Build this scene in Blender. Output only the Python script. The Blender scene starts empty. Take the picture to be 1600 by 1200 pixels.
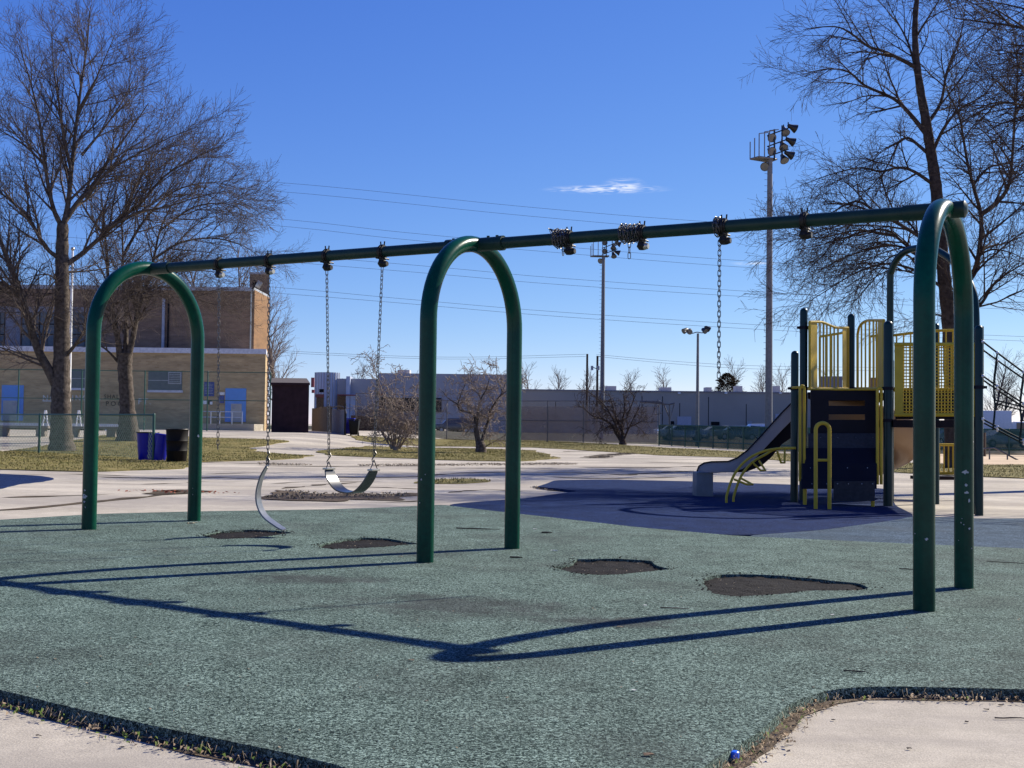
import bpy, bmesh, math, random
import numpy as np
from mathutils import Vector, Matrix, geometry, noise
random.seed(11); rng = np.random.default_rng(11)
sc = bpy.context.scene
COL = sc.collection
R = math.radians
# ------------------------------------------------------------------ camera
F_PX, PITCH, ROLL, CAM_Z = 1937.5, .0341, .0120, 1.0701
cam_o = np.array([0, 0, CAM_Z])
RX = np.array([math.cos(ROLL), -math.sin(ROLL)*math.sin(PITCH), math.sin(ROLL)*math.cos(PITCH)])
UP = np.array([-math.sin(ROLL), -math.cos(ROLL)*math.sin(PITCH), math.cos(ROLL)*math.cos(PITCH)])
FW = np.array([0, math.cos(PITCH), math.sin(PITCH)])
cd = bpy.data.cameras.new('camera'); cam = bpy.data.objects.new('camera', cd); COL.objects.link(cam)
cd.sensor_width = 36; cd.lens = F_PX*36/1600; cd.clip_end = 6000; cd.clip_start = .05
cam.matrix_world = Matrix(((RX[0], UP[0], -FW[0], 0), (RX[1], UP[1], -FW[1], 0), (RX[2], UP[2], -FW[2], CAM_Z), (0, 0, 0, 1)))
sc.camera = cam

def ss(a, b, x):
    t = np.clip((x-a)/(b-a), 0, 1); return t*t*(3-2*t)
def g(x, y):
    """height of the ground"""
    x = np.asarray(x, float); y = np.asarray(y, float)
    near = (-.014*x+.007*y)*(1-ss(15, 24, y))*(1-ss(8, 16, np.abs(x)))*ss(-12, -2, y)
    rise = .62*ss(44, 64, y)*(1-ss(-11, -4, x))
    dip = -.15*ss(50, 75, y)*ss(9, 16, x)*(1-ss(90, 130, y))
    return near+rise+dip-.045
def gz(x, y): return float(g(x, y))
def ray(px, py):
    return RX*(px-800)/F_PX-UP*(py-600)/F_PX+FW
def at(px, py, D):
    d = ray(px, py); return Vector(cam_o+d*(D/d[1]))
def gp(px, py, up=0., h=0.):
    d = ray(px, py); lo = None; t = .5
    f = lambda t: (cam_o[2]+d[2]*t)-gz(d[0]*t, d[1]*t)-h
    while t < 900 and f(t) > 0: lo = t; t *= 1.03
    if t >= 900: t = 900; return Vector((d[0]*t, d[1]*t, gz(d[0]*t, d[1]*t)+up))
    hi = t; lo = lo or .1
    for _ in range(40):
        m = (lo+hi)/2
        if f(m) > 0: lo = m
        else: hi = m
    x, y = d[0]*hi, d[1]*hi
    return Vector((x, y, gz(x, y)+up))
def plane_pt(px, py, P0, N):
    d = Vector(ray(px, py)); o = Vector(cam_o); return o+d*((P0-o).dot(N)/d.dot(N))
def gat(px, D, up=0.):
    """ground point at depth D under picture column px (taken at the horizon)"""
    p = at(px, 666, D); return Vector((p.x, D, gz(p.x, D)+up))

# ------------------------------------------------------------------ materials
def nt(m): return m.node_tree.nodes, m.node_tree.links
MATS = {}
def mat(name, col, rough=.6, metal=0., var=.15, scale=6., bump=0., bscale=60., col2=None, spec=.5, detail=4., fine=0., fscale=80., coat=0.):
    if name in MATS: return MATS[name]
    m = bpy.data.materials.new(name); m.use_nodes = True; N, L = nt(m); b = N['Principled BSDF']
    b.inputs['Roughness'].default_value = rough; b.inputs['Metallic'].default_value = metal
    b.inputs['Specular IOR Level'].default_value = min(spec, .12) if rough > .68 else spec
    if coat: b.inputs['Coat Weight'].default_value = coat; b.inputs['Coat Roughness'].default_value = .15
    tc = N.new('ShaderNodeTexCoord')
    n = N.new('ShaderNodeTexNoise'); n.inputs['Scale'].default_value = scale; n.inputs['Detail'].default_value = detail
    L.new(tc.outputs['Object'], n.inputs['Vector'])
    r = N.new('ShaderNodeValToRGB'); L.new(n.outputs['Fac'], r.inputs['Fac'])
    c2 = col2 or [c*(1+var) for c in col]; c1 = [c*(1-var) for c in col] if not col2 else col
    r.color_ramp.elements[0].position = .3; r.color_ramp.elements[1].position = .7
    r.color_ramp.elements[0].color = (*c1, 1); r.color_ramp.elements[1].color = (*c2, 1)
    out = r.outputs['Color']
    if fine:
        n2 = N.new('ShaderNodeTexNoise'); n2.inputs['Scale'].default_value = fscale; n2.inputs['Detail'].default_value = 3
        L.new(tc.outputs['Object'], n2.inputs['Vector'])
        mr = N.new('ShaderNodeMapRange'); mr.inputs[1].default_value = .3; mr.inputs[2].default_value = .7
        mr.inputs[3].default_value = 1-fine; mr.inputs[4].default_value = 1+fine; L.new(n2.outputs['Fac'], mr.inputs[0])
        mx = N.new('ShaderNodeVectorMath'); mx.operation = 'MULTIPLY'; L.new(out, mx.inputs[0]); L.new(mr.outputs[0], mx.inputs[1]); out = mx.outputs[0]
    L.new(out, b.inputs['Base Color'])
    if bump:
        n3 = N.new('ShaderNodeTexNoise'); n3.inputs['Scale'].default_value = bscale; n3.inputs['Detail'].default_value = 4
        L.new(tc.outputs['Object'], n3.inputs['Vector'])
        bp = N.new('ShaderNodeBump'); bp.inputs['Strength'].default_value = bump; bp.inputs['Distance'].default_value = .02
        L.new(n3.outputs['Fac'], bp.inputs['Height']); L.new(bp.outputs[0], b.inputs['Normal'])
    MATS[name] = m; return m

def rubber(name, dark, mid, light, stain, spots=()):
    m = bpy.data.materials.new(name); m.use_nodes = True; N, L = nt(m); b = N['Principled BSDF']
    b.inputs['Roughness'].default_value = .9; b.inputs['Specular IOR Level'].default_value = .06
    tc = N.new('ShaderNodeTexCoord')
    # shredded rubber strands: warped stretched cells in two directions
    n = N.new('ShaderNodeTexNoise'); n.inputs['Scale'].default_value = 84; n.inputs['Detail'].default_value = 3; n.inputs['Roughness'].default_value = .6; n.inputs['Distortion'].default_value = 1.2
    L.new(tc.outputs['Object'], n.inputs['Vector'])
    r = N.new('ShaderNodeValToRGB'); L.new(n.outputs['Fac'], r.inputs['Fac'])
    e = r.color_ramp.elements; e[0].position = .395; e[0].color = (*dark, 1); e[1].position = .50; e[1].color = (*mid, 1)
    k = e.new(.61); k.color = (*light, 1)
    # wear and dirt
    w = N.new('ShaderNodeTexNoise'); w.inputs['Scale'].default_value = .7; w.inputs['Detail'].default_value = 6; w.inputs['Roughness'].default_value = .65
    L.new(tc.outputs['Object'], w.inputs['Vector'])
    wr = N.new('ShaderNodeMapRange'); wr.inputs[1].default_value = .48; wr.inputs[2].default_value = .72; wr.inputs[3].default_value = 0; wr.inputs[4].default_value = .6
    L.new(w.outputs['Fac'], wr.inputs[0])
    mx = N.new('ShaderNodeMix'); mx.data_type = 'RGBA'; L.new(wr.outputs[0], mx.inputs[0]); L.new(r.outputs['Color'], mx.inputs[6]); mx.inputs[7].default_value = (*stain, 1)
    for c, rx, ry in spots:       # worn, dirty areas
        sb = N.new('ShaderNodeVectorMath'); sb.operation = 'SUBTRACT'; L.new(tc.outputs['Object'], sb.inputs[0]); sb.inputs[1].default_value = (c.x, c.y, c.z)
        dv_ = N.new('ShaderNodeVectorMath'); dv_.operation = 'DIVIDE'; L.new(sb.outputs[0], dv_.inputs[0]); dv_.inputs[1].default_value = (rx, ry, 1)
        le = N.new('ShaderNodeVectorMath'); le.operation = 'LENGTH'; L.new(dv_.outputs[0], le.inputs[0])
        wn_ = N.new('ShaderNodeTexNoise'); wn_.inputs['Scale'].default_value = 6; wn_.inputs['Detail'].default_value = 8; wn_.inputs['Roughness'].default_value = .7; L.new(tc.outputs['Object'], wn_.inputs['Vector'])
        ad_ = N.new('ShaderNodeMath'); ad_.operation = 'MULTIPLY_ADD'; L.new(wn_.outputs['Fac'], ad_.inputs[0]); ad_.inputs[1].default_value = 2.2; L.new(le.outputs['Value'], ad_.inputs[2])
        mp_ = N.new('ShaderNodeMapRange'); L.new(ad_.outputs[0], mp_.inputs[0]); mp_.inputs[1].default_value = 1.45; mp_.inputs[2].default_value = 2.0; mp_.inputs[3].default_value = .62; mp_.inputs[4].default_value = 0
        m2_ = N.new('ShaderNodeMix'); m2_.data_type = 'RGBA'; L.new(mp_.outputs[0], m2_.inputs[0]); L.new(mx.outputs[2], m2_.inputs[6]); m2_.inputs[7].default_value = (.040, .038, .040, 1); mx = m2_
    w2 = N.new('ShaderNodeTexNoise'); w2.inputs['Scale'].default_value = 3.5; w2.inputs['Detail'].default_value = 5
    L.new(tc.outputs['Object'], w2.inputs['Vector'])
    wm = N.new('ShaderNodeMapRange'); wm.inputs[1].default_value = .3; wm.inputs[2].default_value = .7; wm.inputs[3].default_value = .78; wm.inputs[4].default_value = 1.2
    L.new(w2.outputs['Fac'], wm.inputs[0])
    vm = N.new('ShaderNodeVectorMath'); vm.operation = 'MULTIPLY'; L.new(mx.outputs[2], vm.inputs[0]); L.new(wm.outputs[0], vm.inputs[1])
    L.new(vm.outputs[0], b.inputs['Base Color'])
    bp = N.new('ShaderNodeBump'); bp.inputs['Strength'].default_value = .8; bp.inputs['Distance'].default_value = .012
    L.new(n.outputs['Fac'], bp.inputs['Height']); L.new(bp.outputs[0], b.inputs['Normal'])
    return m

def concrete_mat():
    m = bpy.data.materials.new('old_concrete'); m.use_nodes = True; N, L = nt(m); b = N['Principled BSDF']
    b.inputs['Roughness'].default_value = .95; b.inputs['Specular IOR Level'].default_value = .1
    tc = N.new('ShaderNodeTexCoord')
    def noise(s, d=5, ro=.6):
        n = N.new('ShaderNodeTexNoise'); n.inputs['Scale'].default_value = s; n.inputs['Detail'].default_value = d; n.inputs['Roughness'].default_value = ro
        L.new(tc.outputs['Object'], n.inputs['Vector']); return n
    a = noise(.35, 7, .65); r = N.new('ShaderNodeValToRGB'); L.new(a.outputs['Fac'], r.inputs['Fac'])
    e = r.color_ramp.elements; e[0].position = .3; e[0].color = (.34, .304, .246, 1); e[1].position = .68; e[1].color = (.57, .516, .42, 1)
    f = noise(140, 3); mr = N.new('ShaderNodeMapRange'); L.new(f.outputs['Fac'], mr.inputs[0]); mr.inputs[1].default_value = .3; mr.inputs[2].default_value = .7; mr.inputs[3].default_value = .72; mr.inputs[4].default_value = 1.22
    s = noise(7, 6); ms = N.new('ShaderNodeMapRange'); L.new(s.outputs['Fac'], ms.inputs[0]); ms.inputs[1].default_value = .3; ms.inputs[2].default_value = .7; ms.inputs[3].default_value = .86; ms.inputs[4].default_value = 1.1
    v = N.new('ShaderNodeVectorMath'); v.operation = 'MULTIPLY'; L.new(r.outputs['Color'], v.inputs[0]); L.new(mr.outputs[0], v.inputs[1])
    v2 = N.new('ShaderNodeVectorMath'); v2.operation = 'MULTIPLY'; L.new(v.outputs[0], v2.inputs[0]); L.new(ms.outputs[0], v2.inputs[1])
    # old grey patches and traffic stains, drawn out along the slab lanes
    mp = N.new('ShaderNodeMapping'); mp.inputs['Scale'].default_value = (.16, .55, 1); mp.inputs['Rotation'].default_value = (0, 0, .12); L.new(tc.outputs['Object'], mp.inputs[0])
    st = N.new('ShaderNodeTexNoise'); st.inputs['Scale'].default_value = 1.; st.inputs['Detail'].default_value = 9; st.inputs['Roughness'].default_value = .68; st.inputs['Distortion'].default_value = .4; L.new(mp.outputs[0], st.inputs['Vector'])
    sm = N.new('ShaderNodeMapRange'); L.new(st.outputs['Fac'], sm.inputs[0]); sm.inputs[1].default_value = .42; sm.inputs[2].default_value = .58; sm.inputs[3].default_value = 0; sm.inputs[4].default_value = .62
    sx = N.new('ShaderNodeMix'); sx.data_type = 'RGBA'; L.new(sm.outputs[0], sx.inputs[0]); L.new(v2.outputs[0], sx.inputs[6]); sx.inputs[7].default_value = (.25, .225, .20, 1)
    # grit specks
    sp = N.new('ShaderNodeTexNoise'); sp.inputs['Scale'].default_value = 60; sp.inputs['Detail'].default_value = 5; sp.inputs['Roughness'].default_value = .75; L.new(tc.outputs['Object'], sp.inputs['Vector'])
    sq = N.new('ShaderNodeMapRange'); L.new(sp.outputs['Fac'], sq.inputs[0]); sq.inputs[1].default_value = .63; sq.inputs[2].default_value = .70; sq.inputs[3].default_value = 0; sq.inputs[4].default_value = .55
    s2 = N.new('ShaderNodeMix'); s2.data_type = 'RGBA'; L.new(sq.outputs[0], s2.inputs[0]); L.new(sx.outputs[2], s2.inputs[6]); s2.inputs[7].default_value = (.12, .10, .085, 1)
    L.new(s2.outputs[2], b.inputs['Base Color'])
    bp = N.new('ShaderNodeBump'); bp.inputs['Strength'].default_value = .35; bp.inputs['Distance'].default_value = .006
    L.new(f.outputs['Fac'], bp.inputs['Height']); L.new(bp.outputs[0], b.inputs['Normal'])
    return m

def brick_mat(name, c1, c2, mortar):
    m = bpy.data.materials.new(name); m.use_nodes = True; N, L = nt(m); b = N['Principled BSDF']; b.inputs['Roughness'].default_value = .9
    tc = N.new('ShaderNodeTexCoord'); sep = N.new('ShaderNodeSeparateXYZ'); L.new(tc.outputs['Object'], sep.inputs[0])
    ad = N.new('ShaderNodeMath'); L.new(sep.outputs[0], ad.inputs[0]); L.new(sep.outputs[1], ad.inputs[1])
    cb = N.new('ShaderNodeCombineXYZ'); L.new(ad.outputs[0], cb.inputs[0]); L.new(sep.outputs[2], cb.inputs[1])
    t = N.new('ShaderNodeTexBrick'); L.new(cb.outputs[0], t.inputs['Vector'])
    t.inputs['Scale'].default_value = 1; t.inputs['Brick Width'].default_value = .3; t.inputs['Row Height'].default_value = .1; t.inputs['Mortar Size'].default_value = .008
    t.inputs['Color1'].default_value = (*c1, 1); t.inputs['Color2'].default_value = (*c2, 1); t.inputs['Mortar'].default_value = (*mortar, 1)
    n = N.new('ShaderNodeTexNoise'); n.inputs['Scale'].default_value = .9; n.inputs['Detail'].default_value = 7; L.new(cb.outputs[0], n.inputs['Vector'])
    mp = N.new('ShaderNodeMapping'); mp.inputs['Scale'].default_value = (.5, 3., 1); L.new(cb.outputs[0], mp.inputs[0]); L.new(mp.outputs[0], n.inputs['Vector'])
    mr = N.new('ShaderNodeMapRange'); L.new(n.outputs['Fac'], mr.inputs[0]); mr.inputs[1].default_value = .3; mr.inputs[2].default_value = .7; mr.inputs[3].default_value = .75; mr.inputs[4].default_value = 1.2
    v = N.new('ShaderNodeVectorMath'); v.operation = 'MULTIPLY'; L.new(t.outputs['Color'], v.inputs[0]); L.new(mr.outputs[0], v.inputs[1]); L.new(v.outputs[0], b.inputs['Base Color'])
    return m

def screen_mat(name, col, alpha):
    m = bpy.data.materials.new(name); m.use_nodes = True; N, L = nt(m); b = N['Principled BSDF']
    b.inputs['Base Color'].default_value = (*col, 1); b.inputs['Roughness'].default_value = .8
    tr = N.new('ShaderNodeBsdfTransparent'); mx = N.new('ShaderNodeMixShader')
    tc = N.new('ShaderNodeTexCoord'); n = N.new('ShaderNodeTexNoise'); n.inputs['Scale'].default_value = 1.2; n.inputs['Detail'].default_value = 5; L.new(tc.outputs['Object'], n.inputs['Vector'])
    mr = N.new('ShaderNodeMapRange'); L.new(n.outputs['Fac'], mr.inputs[0]); mr.inputs[1].default_value = .3; mr.inputs[2].default_value = .7; mr.inputs[3].default_value = alpha-.08; mr.inputs[4].default_value = alpha+.08
    L.new(mr.outputs[0], mx.inputs[0]); L.new(tr.outputs[0], mx.inputs[1]); L.new(b.outputs[0], mx.inputs[2]); L.new(mx.outputs[0], N['Material Output'].inputs[0])
    return m

M = dict(
 green=mat('green_pipe_paint', (.001, .046, .027), .25, var=.25, scale=2.2, bump=.03, bscale=25, coat=.05, spec=.16, fine=.12, fscale=30),
 beam=mat('worn_green_beam_paint', (.008, .03, .026), .38, var=.3, scale=9, col2=(.018, .042, .03), detail=7, bump=.05, spec=.22),
 chip=mat('chipped_paint_primer', (.45, .45, .43), .8),
 steel=mat('galvanised_chain', (.11, .105, .10), .42, .85, var=.4, scale=60),
 iron=mat('dark_cast_iron', (.02, .018, .016), .55, .5, var=.5, scale=40, bump=.2),
 shiny=mat('bare_bushing', (.45, .42, .36), .35, .7),
 belt=mat('black_belt_rubber', (.02, .02, .021), .27, var=.3, scale=30, spec=.7),
 beltgrey=mat('grey_belt_rubber', (.11, .115, .125), .33, var=.3, scale=25, spec=.7),  # even grey, paler than the black belt
 green_rub=rubber('green_safety_rubber', (.010, .019, .018), (.062, .094, .081), (.245, .33, .285), (.058, .064, .058), [(gp(715, 958), .85, .5), (gp(960, 985), .5, .25), (gp(500, 915), .6, .3)]),
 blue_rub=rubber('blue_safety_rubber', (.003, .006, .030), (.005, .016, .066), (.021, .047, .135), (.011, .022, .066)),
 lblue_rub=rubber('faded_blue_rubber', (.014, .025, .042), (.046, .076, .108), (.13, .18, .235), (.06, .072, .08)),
 mulch=mat('rubber_mulch', (.003, .003, .0032), .9, scale=90, col2=(.028, .025, .0245), bump=1., bscale=90, detail=6),
 concrete=concrete_mat(),
 dirt=mat('dirt_joint', (.045, .033, .024), .95, scale=18, col2=(.15, .115, .08), bump=.6, bscale=50, detail=7),
 crack=mat('dark_crack_soil', (.03, .024, .018), .95, scale=5, col2=(.11, .085, .055), detail=6),
 grass=mat('winter_lawn', (.085, .085, .022), .95, scale=1.6, col2=(.24, .19, .075), bump=.8, bscale=22, detail=8, fine=.35, fscale=14),
 blade=mat('winter_grass_blade', (.10, .115, .025), .8, scale=1.1, col2=(.28, .225, .085), detail=5),
 straw=mat('dead_straw', (.30, .25, .18), .8, scale=9, col2=(.13, .10, .065)),
 weed=mat('green_weed', (.10, .15, .03), .8, scale=9),
 leaf=mat('dry_leaf', (.11, .07, .045), .8, scale=9, col2=(.36, .28, .19)),
 redleaf=mat('red_dry_leaf', (.16, .035, .02), .8, scale=14, col2=(.28, .09, .05)),
 paper=mat('paper_scrap', (.7, .68, .62), .8),
 field=mat('dull_field', (.036, .036, .022), .95, scale=.15, col2=(.07, .06, .04), detail=7), infield=mat('infield_sand', (.52, .40, .27), .95, scale=.4),
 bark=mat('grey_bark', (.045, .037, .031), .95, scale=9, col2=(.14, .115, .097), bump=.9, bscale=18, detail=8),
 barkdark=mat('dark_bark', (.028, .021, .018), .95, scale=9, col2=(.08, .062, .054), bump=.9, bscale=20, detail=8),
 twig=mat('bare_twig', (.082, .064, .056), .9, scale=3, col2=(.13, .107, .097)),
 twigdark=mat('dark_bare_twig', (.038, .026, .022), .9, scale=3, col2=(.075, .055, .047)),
 shrubtwig=mat('grey_shrub_twig', (.21, .165, .135), .9, scale=4, col2=(.34, .28, .23)),
 fartwig=mat('far_twig', (.13, .10, .09), .95, scale=1, col2=(.17, .135, .115)),
 brick=brick_mat('tan_brick', (.46, .335, .17), (.36, .25, .12), (.41, .31, .19)),
 brickdark=brick_mat('brown_brick', (.23, .145, .085), (.18, .11, .065), (.22, .16, .11)),
 bricksunlit=brick_mat('sunlit_brick', (.21, .105, .036), (.17, .08, .028), (.17, .11, .06)),  # sunlight on the end wall is put into this orange brick colour
 fascia=mat('white_fascia', (.55, .56, .60), .6),
 coping=mat('grey_coping', (.32, .34, .37), .5),
 bluedoor=mat('blue_door_paint', (.07, .24, .62), .45, var=.08),
 bluepanel=mat('blue_sign_panel', (.012, .035, .22), .4, var=.1),
 palepanel=mat('pale_metal_panel', (.36, .36, .35), .6, var=.08),
 greywin=mat('grey_window_board', (.075, .10, .11), .5, var=.15),
 greypanel=mat('grey_infill_panel', (.21, .21, .225), .7),
 louver=mat('grey_louver', (.30, .31, .34), .5),
 darkgap=mat('dark_recess', (.012, .012, .014), .8),
 white=mat('white_paint', (.75, .75, .74), .5, var=.06),
 whitetxt=mat('white_wall_lettering', (.62, .62, .58), .8), darktxt=mat('dark_wall_lettering', (.055, .045, .038), .8),
 shed=mat('dark_maroon_boards', (.032, .017, .021), .75, var=.25, scale=3), shingle=mat('grey_shingle', (.12, .105, .10), .95, scale=20),
 wood=mat('weathered_fence_wood', (.065, .052, .043), .9, scale=6, col2=(.11, .09, .075), detail=7), greywood=mat('grey_gate_board', (.20, .20, .21), .8),
 bluebin=mat('blue_recycling_plastic', (.004, .007, .28), .35, var=.12, spec=.3), black=mat('black_plastic', (.006, .006, .007), .5, var=.3, spec=.25), rust=mat('rusty_drum_paint', (.0035, .004, .004), .65, scale=4, col2=(.009, .0065, .006), detail=6, spec=.15),
 gpost=mat('green_vinyl_post', (.02, .085, .055), .45, var=.15), gwire=mat('green_vinyl_wire', (.10, .17, .13), .45), galv=mat('galvanised_fence', (.11, .11, .115), .55, .4), galvwire=mat('galvanised_wire', (.2, .19, .18), .5, .5),  # green wire is coloured paler than its posts to look sunlit
 gscreen=screen_mat('green_windscreen', (.012, .062, .047), .84), bscreen=screen_mat('brown_vine_screen', (.29, .235, .205), .62), dscreen=screen_mat('dark_hedge_screen', (.06, .045, .038), .6),
 ware=mat('grey_warehouse_wall', (.345, .325, .29), .8, scale=.15, var=.08), waretrim=mat('grey_roof_edge', (.22, .21, .23), .6), dock=mat('pale_dock_door', (.36, .38, .45), .6), rooftop=mat('rooftop_unit', (.5, .45, .42), .6),
 blueclad=mat('blue_grey_cladding', (.33, .325, .345), .5, scale=.3, var=.1), bluetower=mat('pale_blue_panel', (.42, .47, .58), .35, scale=.4, var=.12), redband=mat('red_brown_band', (.22, .05, .035), .6), redsign=mat('red_sign_face', (.30, .05, .05), .5),
 glass=mat('dark_glass', (.02, .026, .032), .08, var=.2, spec=.8),
 pole=mat('grey_light_pole', (.17, .172, .18), .6, .2, var=.15), lamp=mat('black_lamp_housing', (.012, .012, .013), .4), lens=mat('lamp_lens', (.16, .16, .155), .15), utility=mat('creosote_pole', (.07, .052, .042), .9), wire=mat('power_wire', (.05, .05, .055), .6),
 post=mat('dark_green_post', (.003, .024, .023), .33, var=.2, scale=3, coat=.06, spec=.25), yellow=mat('yellow_powder_coat', (.53, .36, .032), .42, var=.12, scale=4, spec=.22), navy=mat('dark_plastic_panel', (.006, .005, .010), .6, var=.2, spec=.2), deck=mat('brown_vinyl_deck', (.022, .014, .013), .7, var=.2, spec=.2), greyplate=mat('grey_plastic_plate', (.04, .04, .043), .75, var=.2, scale=25, spec=.2),
 tan=mat('tan_slide_plastic', (.36, .22, .12), .4, var=.1, scale=2), palebed=mat('pale_tan_plastic', (.44, .38, .31), .45), slide=mat('grey_slide_plastic', (.36, .33, .335), .45, var=.1, scale=3), slideshade=mat('shaded_slide_plastic', (.17, .175, .18), .55), rope=mat('dark_green_rope', (.012, .022, .022), .75, var=.3, scale=40), clip=mat('bright_clip', (.6, .6, .58), .35, .5),
 tyre=mat('tyre', (.015, .015, .015), .9), rim=mat('rim', (.4, .4, .4), .4, .7), bench=mat('old_bench_concrete', (.20, .175, .16), .9),
 carsilver=mat('silver_car', (.42, .44, .46), .25, .3, coat=.6), cardark=mat('dark_car', (.04, .045, .055), .25, .2, coat=.6), carwhite=mat('white_car', (.7, .7, .7), .3, coat=.6), carblue=mat('blue_grey_car', (.10, .15, .24), .25, .2, coat=.6), cartan=mat('grey_green_car', (.16, .18, .17), .25, .3, coat=.6),
 evergreen=mat('evergreen_needle', (.05, .045, .028), .9, scale=1, col2=(.12, .08, .05)), cap=mat('blue_bottle_cap', (.01, .12, .75), .35, var=.05), orange=mat('orange_trim', (.5, .12, .02), .6),
)

# ------------------------------------------------------------------ mesh builder
ORG = {}
def org(o):
    return ORG.get(o.name, Vector((0, 0, 0))) if o else Vector((0, 0, 0))
class MB:
    def __init__(s): s.v = []; s.f = []
    def add(s, v, f):
        o = len(s.v); s.v += [tuple(p) for p in v]; s.f += [tuple(i+o for i in q) for q in f]; return s
    def hexa(s, P):          # 8 points: bottom 4 (ccw) then top 4
        return s.add(P, [(3, 2, 1, 0), (4, 5, 6, 7), (0, 1, 5, 4), (1, 2, 6, 5), (2, 3, 7, 6), (3, 0, 4, 7)])
    def box(s, c, sz, rot=None):
        c = Vector(c); P = []
        for z in (-1, 1):
            for x, y in ((-1, -1), (1, -1), (1, 1), (-1, 1)):
                p = Vector((x*sz[0]/2, y*sz[1]/2, z*sz[2]/2))
                if rot is not None: p = rot @ p
                P.append(c+p)
        return s.hexa(P)
    def span(s, a, b, w, h, up=(0, 0, 1)):   # a bar of section w x h from a to b
        a, b = Vector(a), Vector(b); t = (b-a).normalized(); u = Vector(up); sd = t.cross(u)
        if sd.length < 1e-4: sd = t.cross(Vector((1, 0, 0)))
        sd.normalize(); u = sd.cross(t)
        P = []
        for p in (a, b):
            for i, j in ((-1, -1), (1, -1), (1, 1), (-1, 1)): P.append(p+sd*(i*w/2)+u*(j*h/2))
        return s.hexa(P)
    def tube(s, pts, r, n=8, cap=True, closed=False):
        pts = [Vector(p) for p in pts]; k = len(pts)
        rs = r if hasattr(r, '__len__') else [r]*k
        tang = []
        for i in range(k):
            if closed: d = pts[(i+1) % k]-pts[i-1]
            else: d = pts[min(i+1, k-1)]-pts[max(i-1, 0)]
            tang.append(d.normalized() if d.length > 1e-9 else Vector((0, 0, 1)))
        t = tang[0]; ref = Vector((0, 0, 1)) if abs(t.z) < .9 else Vector((1, 0, 0))
        u = t.cross(ref).normalized(); V = []
        for i in range(k):
            t = tang[i]; u = (u-t*u.dot(t)); u.normalize(); w = t.cross(u)
            for j in range(n):
                a = 2*math.pi*j/n; V.append(pts[i]+(u*math.cos(a)+w*math.sin(a))*rs[i])
        Fc = []
        for i in range(k if closed else k-1):
            for j in range(n):
                a, b = i*n+j, i*n+(j+1) % n; c, d = ((i+1) % k)*n+(j+1) % n, ((i+1) % k)*n+j
                Fc.append((a, b, c, d))
        if cap and not closed: Fc += [tuple(range(n-1, -1, -1)), tuple(range((k-1)*n, k*n))]
        return s.add(V, Fc)
    def post(s, base, top, r, n=16, dome=True):
        base, top = Vector(base), Vector(top)
        if not dome: return s.tube([base, top], r, n)
        d = (top-base).normalized(); pts = [base, top-d*r*1.0]; rs = [r, r]
        for a in (20, 40, 58, 74, 86): pts.append(top-d*r*(1-math.sin(R(a)))); rs.append(r*math.cos(R(a)))
        return s.tube(pts, rs, n)
    def prism(s, poly, d):
        poly = [Vector(p) for p in poly]; n = len(poly); d = Vector(d)
        return s.add(poly+[p+d for p in poly], [tuple(range(n-1, -1, -1)), tuple(range(n, 2*n))]+[(i, (i+1) % n, n+(i+1) % n, n+i) for i in range(n)])
    def ball(s, c, r, n=8, sz=(1, 1, 1)):
        c = Vector(c); V = []; Fc = []
        for i in range(n+1):
            th = math.pi*i/n
            for j in range(n*2):
                ph = math.pi*j/n; V.append(c+Vector((r*sz[0]*math.sin(th)*math.cos(ph), r*sz[1]*math.sin(th)*math.sin(ph), r*sz[2]*math.cos(th))))
        for i in range(n):
            for j in range(2*n): Fc.append((i*2*n+j, i*2*n+(j+1) % (2*n), (i+1)*2*n+(j+1) % (2*n), (i+1)*2*n+j))
        return s.add(V, Fc)
    def build(s, name, m, parent=None, smooth=None, bevel=0, ang=35):
        me = bpy.data.meshes.new(name); o0 = org(parent)
        V = np.array(s.v, float)-np.array(o0)
        me.from_pydata(V.tolist(), [], s.f); me.materials.append(m)
        o = bpy.data.objects.new(name, me); COL.objects.link(o)
        if parent: o.parent = parent; ORG[o.name] = o0
        fix(me, bevel)
        if smooth is None: smooth = True
        if smooth:
            me.polygons.foreach_set('use_smooth', [True]*len(me.polygons)); me.set_sharp_from_angle(angle=R(ang))
        return o
def fix(me, bevel=0):
    bm = bmesh.new(); bm.from_mesh(me); bmesh.ops.recalc_face_normals(bm, faces=bm.faces)
    if bevel:
        ed = [e for e in bm.edges if e.calc_face_angle(0) > R(50)]
        bmesh.ops.bevel(bm, geom=ed, offset=bevel, segments=2, affect='EDGES', profile=.6)
    bm.to_mesh(me); bm.free()
def empty(name, loc, label, cat, group=None):
    o = bpy.data.objects.new(name, None); COL.objects.link(o); o.location = loc; o.empty_display_size = .2
    ORG[o.name] = Vector(loc); tag(o, label, cat, group); return o
def tag(o, label, cat, group=None):
    o['label'] = label; o['category'] = cat
    if group: o['group'] = group
    return o
def struct(o, label, cat='ground'):
    o['kind'] = 'structure'; o['label'] = label; o['category'] = cat; return o
def stuff(o, label, cat):
    o['kind'] = 'stuff'; o['label'] = label; o['category'] = cat; return o
def kids(o): return [c for c in o.children]
def dup(o, loc=None, rz=None, scale=None, label=None, parent=None, mats=None):
    c = o.copy(); COL.objects.link(c)
    if parent: c.parent = parent
    for ch in kids(o): dup(ch, parent=c)
    if loc is not None: c.location = loc
    if rz is not None: c.rotation_euler = (0, 0, rz)
    if scale is not None: c.scale = scale
    if label: c['label'] = label
    return c
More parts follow.
